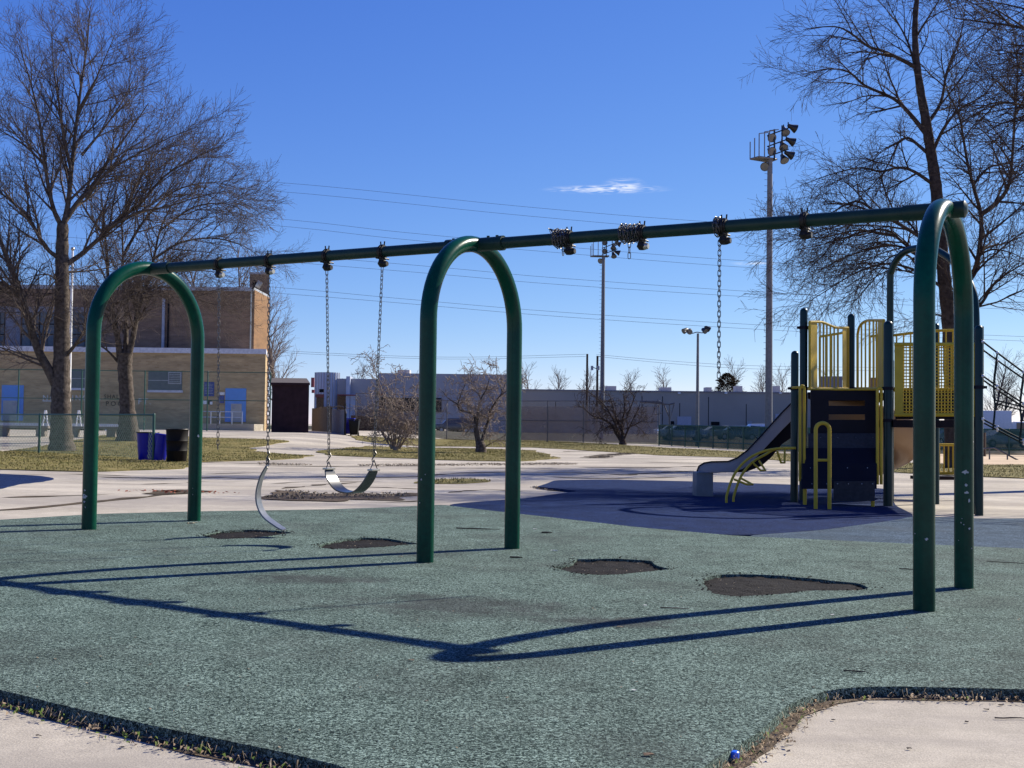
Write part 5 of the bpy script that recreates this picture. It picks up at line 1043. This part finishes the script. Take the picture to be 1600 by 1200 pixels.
# wooden fence, gate
a, b = gat(487, 92), gat(517, 76); wf = empty('wood_fence', a, 'weathered vertical board fence right of the dark shed', 'fence'); mb = MB(); n = 22
for i in range(n):
    q = a.lerp(b, i/n); r_ = a.lerp(b, (i+.86)/n); h = 1.62+random.uniform(-.05, .05); z = gz(q.x, q.y); mb.prism([Vector((q.x, q.y, z)), Vector((r_.x, r_.y, z)), Vector((r_.x, r_.y, z+h)), Vector((q.x, q.y, z+h))], (.03, 0.03, 0))
mb.build('boards', M['wood'], wf, smooth=False)
a, b = gat(518, 75), gat(539, 68.5); gt = empty('gate', a, 'grey board gate in a dark pipe frame next to the bins', 'gate'); mb = MB(); h = 1.4
mb.prism([a, b, b+Vector((0, 0, h)), a+Vector((0, 0, h))], (.04, .04, 0)); mb.build('gate_panel', M['greywood'], gt, smooth=False)
mb = MB(); mb.tube(bez([a, a+Vector((0, 0, h)), a.lerp(b, .1)+Vector((0, 0, h+.12)), b+Vector((0, 0, h+.06)), b], 4), .035, 6); mb.tube([b, b+Vector((0, 0, h+.35))], .05, 8); mb.build('gate_frame', M['black'], gt)

# ------------------------------------------------------------------ bins
def cart(loc, h, m, label, group, wheels=True, rz=0.):
    c = Vector(loc); rt = empty('wheeled_bin', c, label, 'bin', group); w0, w1 = h*.22, h*.30; Rm = Matrix.Rotation(rz, 3, 'Z'); mb = MB(); P = []
    for z, w_ in ((.06, w0), (h*.9, w1)):
        for x, y in ((-1, -1), (1, -1), (1, 1), (-1, 1)): P.append(c+Rm @ Vector((x*w_, y*w_*1.1, z)))
    mb.hexa(P); mb.build('body', M[m], rt, bevel=.03)
    mb = MB(); mb.box(c+Vector((0, 0, h*.94)), (w1*2.15, w1*2.3, h*.06), Rm); mb.build('lid', M[m], rt, bevel=.015)
    mb = MB(); mb.tube([c+Rm @ Vector((-w1*.8, w1*1.3, h*.88)), c+Rm @ Vector((w1*.8, w1*1.3, h*.88))], .018, 6); mb.build('handle', M['black'], rt)
    for s in (-1, 1): mb = MB(); q = c+Rm @ Vector((s*w0, w0*1.1, .1)); mb.tube([q-Rm @ Vector((.03, 0, 0)), q+Rm @ Vector((.03, 0, 0))], .1, 12); mb.build('wheel', M['black'], rt)
    return rt
cart(gat(545.5, 70), .98, 'bluebin', 'blue wheeled bin beside the grey gate', 'bins by the gate'); cart(gat(553.5, 69.2), .95, 'black', 'black wheeled bin right of the blue one at the gate', 'bins by the gate')
def tub(px, yb, yt, D, m, label, tilt=0., rr=.29, rim='black', cat='bin', ribs=True):
    c = gp(px, yb); c = Vector((c.x, c.y, c.z)); h = (yb-yt)/F_PX*c.y; rt = empty('trash_bin', c, label, cat, 'bins at the low fence'); T = Matrix.Rotation(tilt, 3, 'Y'); mb = MB(); Z_ = [0, .02, .33, .35, .37, .63, .65, .67, .97, 1.]; rs = [.86, .9, .95, .99, .95, .98, 1.02, .98, 1.02, 1.05] if ribs else [.80, .84, .90, .905, .91, .96, .965, .97, 1.03, 1.04]
    mb.tube([c+T @ Vector((0, 0, h*z)) for z in Z_], [rr*q for q in rs], 24, cap=False); mb.tube([c+T @ Vector((0, 0, h*z)) for z in (.999, .9, .1)], [rr*1.0, rr*.93, rr*.85], 24); mb.build('body', M[m], rt, ang=50)
    mb = MB(); n = 20; mb.tube([c+T @ Vector((rr*1.04*math.cos(2*math.pi*i/n), rr*1.04*math.sin(2*math.pi*i/n), h)) for i in range(n)], .02, 6, closed=True); mb.build('rim', M[rim], rt); return rt
tub(230, 719, 676, 33, 'bluebin', 'blue plastic bin behind the end of the low green fence', 0, .30, ribs=False)
tub(249, 720, 679, 33, 'bluebin', 'blue plastic bin leaning to the right of the fence end post', .12, .2, 'bluebin', ribs=False)
tub(276, 722, 671, 33, 'rust', 'black steel drum with rusty stains inside the left arch', 0, .30)

# ------------------------------------------------------------------ buildings far away
Dw = 225; xa, xb = at(813, 640, Dw).x, at(1330, 640, Dw).x; zr = at(1000, 612, Dw).z
WB = empty('grey_warehouse', (xa, Dw, 0), 'long dark grey flat roofed warehouse beyond the ball field', 'building')
mb = MB(); slab(mb, xa, xb, Dw, 40, -1, zr); mb.build('wall', M['ware'], WB, smooth=False)
mb = MB(); slab(mb, xa-.1, xb+.1, Dw-.15, 40.3, zr, zr+.22); mb.build('roof_edge', M['waretrim'], WB, smooth=False)
for px in (868, 921, 1003, 1035, 1062, 1107, 1166, 1204): mb = MB(); x = at(px, 640, Dw).x; slab(mb, x-.06, x+.06, Dw-.03, .05, 0, zr-.8 if px % 2 else zr-2); mb.build('wall_joint', M['waretrim'] if px == 9 else M['darkgap'], WB, smooth=False)
for x0, y0, x1, y1, mm, nm in ((1058, 651, 1080, 664, 'dock', 'dock_door'), (1211, 647, 1226, 660, 'dock', 'dock_door'), (1167, 658, 1175, 664, 'louver', 'vent_panel'), (1111, 659, 1124, 664.5, 'darkgap', 'awning'), (1048, 658, 1053, 664, 'darkgap', 'dark_box')): wrect(nm, mm, x0, y0, x1, y1, Dw, .25, WB, .2)
for px in (1061, 1134, 1219): wrect('wall_lamp', 'white', px-2, 613, px+2, 615.5, Dw, .4, WB, .4)
for x0, x1, yt in ((947, 963, 603), (1032, 1049, 605), (1103, 1112, 605), (1150, 1160, 603), (1207, 1219, 603)):
    mb = MB(); A_ = at(x0, 612, Dw+8).x; B_ = at(x1, 612, Dw+8).x; slab(mb, A_, B_, Dw+8, 3, zr+.1, at(x0, yt, Dw+8).z); mb.build('roof_unit', M['rooftop'], WB, smooth=False)
Dl = 190; xa, xb = at(525, 640, Dl).x, at(816, 640, Dl).x; zr2 = at(690, 584, Dl).z
LB = empty('blue_grey_store_building', (xa, Dl, 0), 'blue grey clad store building with a rounded corner tower behind the shrubs', 'building')
mb = MB(); slab(mb, at(590, 640, Dl).x, xb, Dl, 30, -1, zr2); mb.build('wall', M['blueclad'], LB, smooth=False)
mb = MB(); slab(mb, at(528, 640, Dl).x, at(592, 640, Dl).x, Dl-1, 25, -1, at(545, 592, Dl).z); mb.build('entrance_block', M['blueclad'], LB, smooth=False)
mb = MB(); q = at(547, 590, Dl-2); slab(mb, at(541, 590, Dl-2).x, at(547, 590, Dl-2).x, Dl-2, 3, -1, at(545, 588, Dl-2).z); slab(mb, at(547, 640, Dl-2).x, at(556, 640, Dl-2).x, Dl-2, 3, -1, at(547, 616, Dl).z); mb.build('pier', M['bluetower'], LB, smooth=False)
tw_ = at(506, 640, Dl-3); rt_ = (at(526, 640, Dl-3).x-at(487, 640, Dl-3).x)/2; V = []; n = 28; zt2 = at(506, 581, Dl-3).z
mb = MB(); mb.prism([Vector((tw_.x+rt_*math.cos(2*math.pi*i/n), Dl+rt_*math.sin(2*math.pi*i/n), -1)) for i in range(n)], (0, 0, zt2+1)); tr_ = mb.build('corner_tower', M['bluetower'], LB, ang=20)
for i in range(0, 14):
    a_ = math.pi+math.pi*i/13; mb = MB(); mb.box((tw_.x+rt_*math.cos(a_), Dl+rt_*math.sin(a_), (zt2-1)/2), (.1, .1, zt2+1)); mb.build('panel_joint', M['blueclad'], tr_, smooth=False)
for x0, y0, x1, y1, mm, nm, D in ((486, 590, 491, 605, 'redsign', 'sign', Dl-4.4), (487, 609, 491, 614, 'redsign', 'sign', Dl-4.4), (499, 608, 506, 613, 'darkgap', 'window', Dl-4.2), (493, 616, 506, 621, 'redband', 'canopy', Dl-4.4), (494, 621, 506, 642, 'glass', 'entrance_glass', Dl-4.2), (527, 616.5, 556, 618, 'redband', 'canopy', Dl-2.5), (527, 618, 546, 640, 'glass', 'shop_window', Dl-1.2), (556, 614, 600, 617, 'redband', 'red_stripe', Dl-.3), (560, 622, 690, 642, 'darkgap', 'shop_window', Dl-.2)): wrect(nm, mm, x0, y0, x1, y1, D, .3, LB, .1)
wrect('roof_unit', 'rooftop', 621, 578, 640, 588, Dl+3, 3, LB, 0)

# ------------------------------------------------------------------ light poles
def light_pole():
    D = 77; b = gat(1201, D); tp = at(1199, 250, D); rt = empty('stadium_light_pole', b, 'tall stadium light pole with a railed platform right of the middle of the sky', 'light pole', 'stadium light poles')
    mb = MB(); mb.tube([b, Vector((b.x, D, b.z+8)), Vector((b.x, D, tp.z))], [.24, .21, .16], 16); n = 36
    for i in range(n): z = b.z+4+(tp.z-b.z-4.5)*i/n; mb.tube([Vector((b.x-.12, D-.02, z)), Vector((b.x-.36, D-.12, z))], .012, 4)
    mb.build('pole', M['pole'], rt)
    q = [at(1172, 252, D-.2), at(1186, 250.5, D-.9), at(1214, 245, D+.3), at(1202, 244, D+1.2)]; zp = tp.z; q = [Vector((p.x, p.y, zp+(.12 if k > 1 else 0))) for k, p in enumerate(q)]
    mb = MB(); mb.prism(q, (0, 0, .06))
    for k in range(4): mb.tube([q[k], q[(k+1) % 4]], .045, 6)
    pf = mb.build('platform', M['pole'], rt)
    mb = MB(); base = [q[0].lerp(q[1], t) for t in (0, .5, 1)]+[q[1].lerp(q[2], t) for t in (.3, .6)]
    for p, yt in zip((q[0], q[0].lerp(q[1], .5), q[1], q[1].lerp(q[2], .3), q[1].lerp(q[2], .58)), (223, 219, 214, 209, 205)):
        zt = at(1190, yt, D).z; mb.tube([p, Vector((p.x, p.y, zt))], .035, 6)
        if yt < 216: mb.tube([Vector((p.x, p.y, zt)), Vector((p.x+.6, p.y+.2, zt+.12))], .03, 6)
    mb.tube([q[0], q[1]], .04, 6); mb.build('platform_rail', M['pole'], rt)
    mb = MB()
    for y in (203, 220, 236): mb.tube([at(1199, y+9, D), at(1232, y-3, D+.6)], .045, 6)
    mb.tube([at(1210, 250, D), at(1210, 202, D)], .06, 6); mb.tube([at(1222, 248, D+.3), at(1222, 196, D+.3)], .05, 6); mb.build('cross_arm', M['lamp'], rt)
    for x, y, dx, dy, dz in ((1204, 214, .2, -1, -.5), (1204, 235, .2, -1, -.5), (1226, 204, .1, -.7, -.8), (1238, 199, .9, .2, -.35), (1223, 227, .1, -.7, -.8), (1235, 220, .9, .2, -.35), (1224, 247, .2, -.6, -.8), (1233, 241, .9, .2, -.35), (1196, 259, -.3, -.8, -.4)):
        c = at(x, y, D+(.2 if x < 1210 else .5)); d = Vector((dx, dy, dz)).normalized(); mb = MB(); mb.tube([c-d*.34, c-d*.28, c-d*.1, c+d*.26], [.06, .12, .15, .29], 14); mb.tube([c-d*.3, c-d*.3+Vector((0, 0, .2))], .04, 6); l = mb.build('floodlight', M['lamp'], rt)
        mb = MB(); mb.tube([c+d*.25, c+d*.27], .25, 14); mb.build('lens', M['lens'], l)
    return rt
lp = light_pole(); b2 = gat(940.5, 121); dup(lp, b2, R(-14), (.98, .98, .985), 'farther stadium light pole below the wrapped chains')
D = 80; b = gat(1089.5, D); t = at(1089, 521, D); rt = empty('parking_light_pole', b, 'small pale light pole with four lamps before the grey warehouse', 'light pole')
mb = MB(); mb.tube([b, Vector((b.x, D, t.z))], [.12, .075], 12); mb.build('pole', M['pole'], rt)
mb = MB(); mb.tube(bez([at(1070, 518, D-.3), at(1080, 521, D), at(1089, 519, D), at(1098, 520, D), at(1107, 516, D+.2)], 4), .035, 6); mb.build('cross_arm', M['pole'], rt)
for x, y, dx, dy in ((1071, 516, -.8, -.4), (1078, 517, -.2, -.9), (1100, 516, .5, -.8), (1105, 513, .9, .2)):
    c = at(x, y, D); d = Vector((dx, dy, -.5)).normalized(); mb = MB(); mb.tube([c-d*.2, c-d*.14, c+d*.18], [.07, .12, .19], 10); l = mb.build('floodlight', M['lamp'], rt); mb = MB(); mb.tube([c+d*.17, c+d*.185], .165, 10); mb.build('lens', M['lens'], l)
# utility poles
for px, yt, D, lab in ((916.5, 553, 205, 'bare wooden utility pole left of the transformer pole'), (932.5, 556, 200, 'wooden utility pole with a transformer left of the middle light pole')):
    b = gat(px, D); t = at(px, yt, D); rt = empty('utility_pole', b, lab, 'utility pole', 'utility poles'); mb = MB(); mb.tube([b, Vector((b.x, D, t.z))], [.22, .17], 8); mb.build('pole', M['utility'], rt)
    if px > 920:
        for x, y in ((925, 575), (935, 575)): c = at(x, y, D-.3); mb = MB(); mb.tube([c-Vector((0, 0, .35)), c+Vector((0, 0, .35))], .22, 10); mb.build('transformer', M['coping'], rt)
        mb = MB(); mb.tube([at(924, 573, D), at(937, 578, D)], .07, 6); mb.tube([at(932, 558, D), at(938, 557, D)], .06, 6); mb.build('cross_arm', M['utility'], rt)
# wires
WN = ['topmost wire of all across the sky', 'second wire from the top of the sky', 'upper wire of the pair passing under the right half of the beam', 'lower wire of the pair passing under the right half of the beam', 'upper wire of the pair crossing inside the middle arch top', 'lower wire of the pair crossing inside the middle arch top', 'upper wire of the pair crossing the middle arch shafts', 'lower wire of the pair crossing the middle arch shafts', 'upper low wire reaching the utility poles', 'lower low wire reaching the utility poles', 'upper low wire right of the utility poles', 'lower low wire right of the utility poles']
W_ = [[(-150, 250), (410, 283), (820, 323), (1130, 348), (1750, 386)], [(-150, 262), (410, 297), (820, 337), (1130, 362), (1750, 398)], [(-150, 300), (400, 339), (620, 362), (850, 383), (1200, 410), (1750, 440)], [(-150, 311), (400, 350), (620, 373), (850, 393), (1200, 420), (1750, 449)], [(-150, 350), (620, 412), (880, 435), (1300, 463), (1750, 482)], [(-150, 362), (620, 423), (880, 445), (1300, 471), (1750, 490)],
 [(-150, 404), (420, 448), (620, 466), (880, 488), (1250, 511), (1750, 532)], [(-150, 412), (420, 457), (620, 473), (880, 495), (1250, 518), (1750, 539)], [(250, 535), (480, 550), (700, 558), (915, 553.5)], [(250, 538), (480, 553), (700, 561), (915, 557)], [(932, 554), (1060, 565), (1200, 572), (1500, 575)], [(932, 557), (1060, 569), (1200, 577), (1500, 580)]]
for nm, wl in zip(WN, W_):
    P = bez([at(x, y, 150 if wl[0][0] < 0 else 202) for x, y in wl], 6); mb = MB(); mb.tube(P, .017 if wl[0][0] < 0 else .021, 4, cap=False); tag(mb.build('power_line', M['wire']), nm, 'power line', 'power lines across the sky')

# ------------------------------------------------------------------ cars
def car(loc, rz, m, label, suv=False):
    L_, W2, H = (4.6, .9, 1.45) if not suv else (4.8, .95, 1.8); rt = empty('parked_car', loc, label, 'car', 'cars parked beyond the ball field'); Rm = Matrix.Rotation(rz, 3, 'Z'); c = Vector(loc)
    prof = [(-.5, .3), (-.5, .62), (-.47, .66), (-.26, .70), (-.13, .98), (.24, 1.), (.40, .68), (.49, .62), (.5, .3), (.36, .2), (-.36, .2)] if not suv else [(-.5, .25), (-.5, .5), (-.47, .56), (-.27, .62), (-.15, .97), (.44, 1.), (.49, .6), (.5, .28), (.36, .2), (-.36, .2)]
    V = []
    for s in (-1, 1):
        for x, z in prof: V.append(c+Rm @ Vector((x*L_, s*W2*(1 if z < .7 else .78), z*H)))
    n = len(prof); mb = MB(); mb.add(V, [tuple(range(n)), tuple(range(2*n-1, n-1, -1))]+[(i, (i+1) % n, n+(i+1) % n, n+i) for i in range(n)]); mb.build('body', M[m], rt, bevel=.05)
    for s in (-1, 1):
        mb = MB(); q = [(-.22, .72), (-.125, .93), (.22, .95), (.34, .72)] if not suv else [(-.24, .65), (-.14, .92), (.42, .94), (.46, .66)]
        P = [c+Rm @ Vector((x*L_, s*(W2*(1 if z < .73 else .79)+.012), z*H)) for x, z in q]; mb.prism(P, Rm @ Vector((0, -s*.05, 0))); mb.build('side_window', M['glass'], rt, smooth=False)
        for x in (-.31, .31):
            mb = MB(); a = c+Rm @ Vector((x*L_, s*W2*.85, .33)); b = c+Rm @ Vector((x*L_, s*(W2+.015), .33)); mb.tube([a, b], .33, 16); w_ = mb.build('wheel', M['tyre'], rt); mb = MB(); mb.tube([b, b+Rm @ Vector((0, s*.01, 0))], .2, 12); mb.build('rim', M['rim'], w_)
    return rt
car(gat(707, 150), R(12), 'cardark', 'dark car with a pale roof parked left of the twisted shrub tree', True); car(gat(729, 152), R(8), 'carwhite', 'low white car parked just left of the twisted shrub tree')
car(gat(1066, 118), R(3), 'carsilver', 'silver car behind the left end of the green windscreen'); car(gat(1120, 135), R(10), 'carwhite', 'white car behind the green windscreen left of the slide', False); car(gat(1150, 128), R(5), 'cartan', 'grey green car behind the green windscreen left of the slide'); car(gat(1181, 150), R(4), 'carwhite', 'tall white roofed van above the green windscreen by the light pole', True); car(gat(1205, 140), R(170), 'carblue', 'blue grey car behind the windscreen next to the slide')
car(gat(1478, 105), R(25), 'carblue', 'blue car seen between the legs of the right arch'); car(gat(1470, 122), R(10), 'carsilver', 'silver car behind the blue one between the right arch legs', True); car(gat(1564, 100), R(15), 'carsilver', 'pale car behind the windscreen under the rope net')
car(gat(1050, 160), R(0), 'carwhite', 'small white car glimpsed through the brown mesh', False)
# white truck at the far right
c = gat(1546, 120); tk = empty('white_truck', c, 'white box truck in the distance left of the rope net', 'truck'); mb = MB(); mb.box(c+Vector((0, 0, 2.05)), (3.4, 2.3, 2.3)); mb.build('cargo_box', M['white'], tk, bevel=.04)
mb = MB(); mb.box(c+Vector((2.4, 0, 1.35)), (1.5, 2.1, 1.7)); cb_ = mb.build('cab', M['white'], tk, bevel=.2); mb = MB(); mb.box(c+Vector((2.6, -1.06, 1.75)), (.8, .03, .6)); mb.build('side_window', M['glass'], cb_)
for x in (-1, 2.3):
    for s in (-1, 1): mb = MB(); q = c+Vector((x, s*1.0, .45)); mb.tube([q, q+Vector((0, s*.15, 0))], .45, 14); mb.build('wheel', M['tyre'], tk)
mb = MB(); q0, q1 = at(1455, 668, 160), at(1497, 664, 160); slab(mb, q0.x-6, q1.x, 160, 12, -.5, at(1480, 665, 160).z); hb = mb.build('low_building', M['louver'], None, smooth=False); tag(hb, 'low pale building seen between the right arch legs', 'building')
# rail, post and shrub strip at the far right
rt = empty('handrail', gat(1560, 50), 'pale pipe handrail with chain link descending right beyond the grass', 'railing'); mb = MB(); D = 50
mb.tube([at(1537, 701, D), at(1554, 700, D), at(1640, 745, D)], .035, 6); mb.build('rail', M['galv'], rt)
for x, y in ((1546, 701), (1574, 711), (1600, 724)): mb = MB(); q = at(x, y, D); mb.tube([q, Vector((q.x, q.y, gz(q.x, q.y)-.2))], .03, 6); mb.build('rail_post', M['galv'], rt)
b = gat(1535, 58); rt = empty('wooden_post', b, 'short dark wooden post beside the right swing leg on the far grass', 'post'); mb = MB(); mb.tube([b, Vector((b.x, b.y, at(1535, 676, 58).z))], .16, 10); mb.build('post', M['utility'], rt)

# ------------------------------------------------------------------ litter on the rubber
def stick(px, py, ln, a, r, label, m='barkdark', up=.047):
    c = gp(px, py, h=up); d = Vector((math.cos(a), math.sin(a), 0)); mb = MB(); P = [c+d*(ln*(t-.5))+Vector((random.uniform(-.008, .008), random.uniform(-.008, .008), up+r)) for t in (0, .25, .5, .75, 1)]
    for p in P: p.z = gz(p.x, p.y)+up+r
    mb.tube(P, [r, r*.9, r, r*.7, r*.4], 6); tag(mb.build('fallen_stick', M[m]), label, 'stick', 'fallen sticks and bark')
stick(748, 827, .42, -.05, .006, 'long thin stick on the rubber between the shafts of the middle arch'); stick(1338, 1050, .10, -.25, .0035, 'short flat piece of bark on the rubber near the bottom right'); stick(1420, 890, .16, -.4, .004, 'thin twig on the rubber left of the right arch'); stick(1585, 880, .42, -.35, .003, 'thin curved twig at the right edge on the rubber')
stick(855, 833, .1, .1, .008, 'short stick on the rubber right of the middle arch'); stick(808, 872, .1, 0, .007, 'small stick below the middle arch far shaft'); stick(300, 818, .12, .9, .006, 'pale stick leaning at the left arch shaft', 'straw'); stick(1580, 1123, .14, .0, .003, 'dark twig on the pale concrete at the lower right', 'barkdark', .004); stick(1055, 951, .16, -.2, .004, 'thin pale stalk on the rubber left of the right hole', 'straw')
def flake(px, py, s, m, label, name, cat, up=.048, group=None):
    c = gp(px, py, h=up); c.z = gz(c.x, c.y)+up; n = 8; rot = random.uniform(0, 6.28); V = [c+Vector((s*random.uniform(.6, 1.1)*math.cos(rot+6.283*i/n), s*.55*random.uniform(.6, 1.1)*math.sin(rot+6.283*i/n), .3*s*random.random())) for i in range(n)]
    mb = MB(); mb.prism(V, (0, 0, .0015)); tag(mb.build(name, M[m], None, smooth=False), label, cat, group)
G = 'dry leaves and scraps on the rubber'
for px, py, s, m, lab in ((643, 1032, .016, 'leaf', 'tan dry leaf at the centre below the meeting shadows'), (968, 980, .018, 'leaf', 'pale dry leaf between the two right arch shadows'), (990, 1079, .012, 'paper', 'white scrap on the front rubber right of centre'), (1012, 1180, .02, 'leaf', 'tan leaf near the bottom edge of the rubber'), (866, 861, .03, 'paper', 'white scrap right of the middle arch'), (1008, 946, .014, 'paper', 'small white scrap right of the dark stain'), (1300, 961, .014, 'paper', 'pale scrap between the right arch shadow lines'), (626, 870, .02, 'leaf', 'dry leaf left of the middle arch'), (1215, 954, .014, 'leaf', 'tan crumb under the right hole'), (836, 827, .02, 'paper', 'pale scrap by the far middle arch shaft')):
    flake(px, py, s, m, lab, 'dry_leaf' if m == 'leaf' else 'paper_scrap', 'leaf' if m == 'leaf' else 'scrap', group=G)
V = []
A = np.array(smooth_poly(green_px, 0, .5, h=.045)); cnt = 0
while cnt < 380:
    px, py = random.uniform(-50, 1650), 800+380*random.random()**1.6; c = gp(px, py, h=.045)
    if not inside((c.x, c.y), [tuple(q) for q in A]) or any(inside((c.x, c.y), h) for h in holes): continue
    cnt += 1; s = random.uniform(.003, .009); a = random.uniform(0, 6.28); z = gz(c.x, c.y)+.049; u = Vector((math.cos(a), math.sin(a), .2))*s; v = Vector((-math.sin(a), math.cos(a), .1))*s*.6; c.z = z; V += [c-u, c+v, c+u, c-v]
stuff(raw('pale_crumbs', V, np.arange(len(V)).reshape(-1, 4), M['straw']), 'tiny pale crumbs and leaf bits scattered over the green rubber', 'crumbs')
V = []
for h in holes:
    A = np.array(h); lo, hi = A.min(0), A.max(0)
    for _ in range(80):
        x, y = random.uniform(lo[0], hi[0]), random.uniform(lo[1], hi[1])
        if inside((x, y), h): s = random.uniform(.003, .011); a = random.uniform(0, 6.28); c = Vector((x, y, gz(x, y)+.036)); u = Vector((math.cos(a), math.sin(a), .3))*s; v = Vector((-math.sin(a), math.cos(a), .2))*s*.4; V += [c-u, c+v, c+u, c-v]
stuff(raw('leaf_litter', V, np.arange(len(V)).reshape(-1, 4), M['straw']), 'dry leaf bits lying in the worn holes', 'leaf litter')
V = []
for h in holes:
    A = np.array(h); ctr = A.mean(0)
    for _ in range(260):
        p = A[random.randrange(len(A))]; f = random.gauss(1.0, .09); p = ctr+(p-ctr)*f; inn = inside((p[0], p[1]), h); s = random.uniform(.004, .013); a = random.uniform(0, 6.28)
        c = Vector((p[0], p[1], gz(p[0], p[1])+(.033 if inn else .05))); u = Vector((math.cos(a), math.sin(a), .3))*s; v = Vector((-math.sin(a), math.cos(a), .5))*s*.6; V += [c-u, c+v, c+u, c-v]
stuff(raw('rubber_crumbs', V, np.arange(len(V)).reshape(-1, 4), M['mulch']), 'loose dark rubber crumbs around the rims of the worn holes', 'crumbs')
c = gp(278, 770); V = []
for _ in range(110): x, y = c.x+random.gauss(0, .35), c.y+random.gauss(0, .18); s = random.uniform(.015, .035); a = random.uniform(0, 6.28); q = Vector((x, y, gz(x, y)+.022)); u = Vector((math.cos(a), math.sin(a), .25))*s; v = Vector((-math.sin(a), math.cos(a), .4))*s*.5; V += [q-u, q+v, q+u, q-v]
stuff(raw('red_leaf_pile', V, np.arange(len(V)).reshape(-1, 4), M['redleaf']), 'red brown leaves caught in the soil patch behind the left arch', 'leaf litter')
q = gp(1147, 1191); mb = MB(); mb.tube([q+Vector((0, 0, .016)), q+Vector((0, 0, .034)), q+Vector((0, 0, .037))], [.017, .017, .013], 20); tag(mb.build('bottle_cap', M['cap']), 'blue plastic bottle cap in the dirt at the bottom edge', 'bottle cap')
for px, py in ((1542, 1109), (1302, 1125), (1563, 1102), (190, 1168), (1510, 1128), (60, 1150), (1420, 1170)):
    flake(px, py, random.uniform(.008, .014), 'barkdark', 'small dark leaf crumb on the near concrete at %s' % ('the lower right' if px > 1000 else 'the lower left'), 'leaf_crumb', 'leaf', .004, 'dark crumbs on the near concrete')
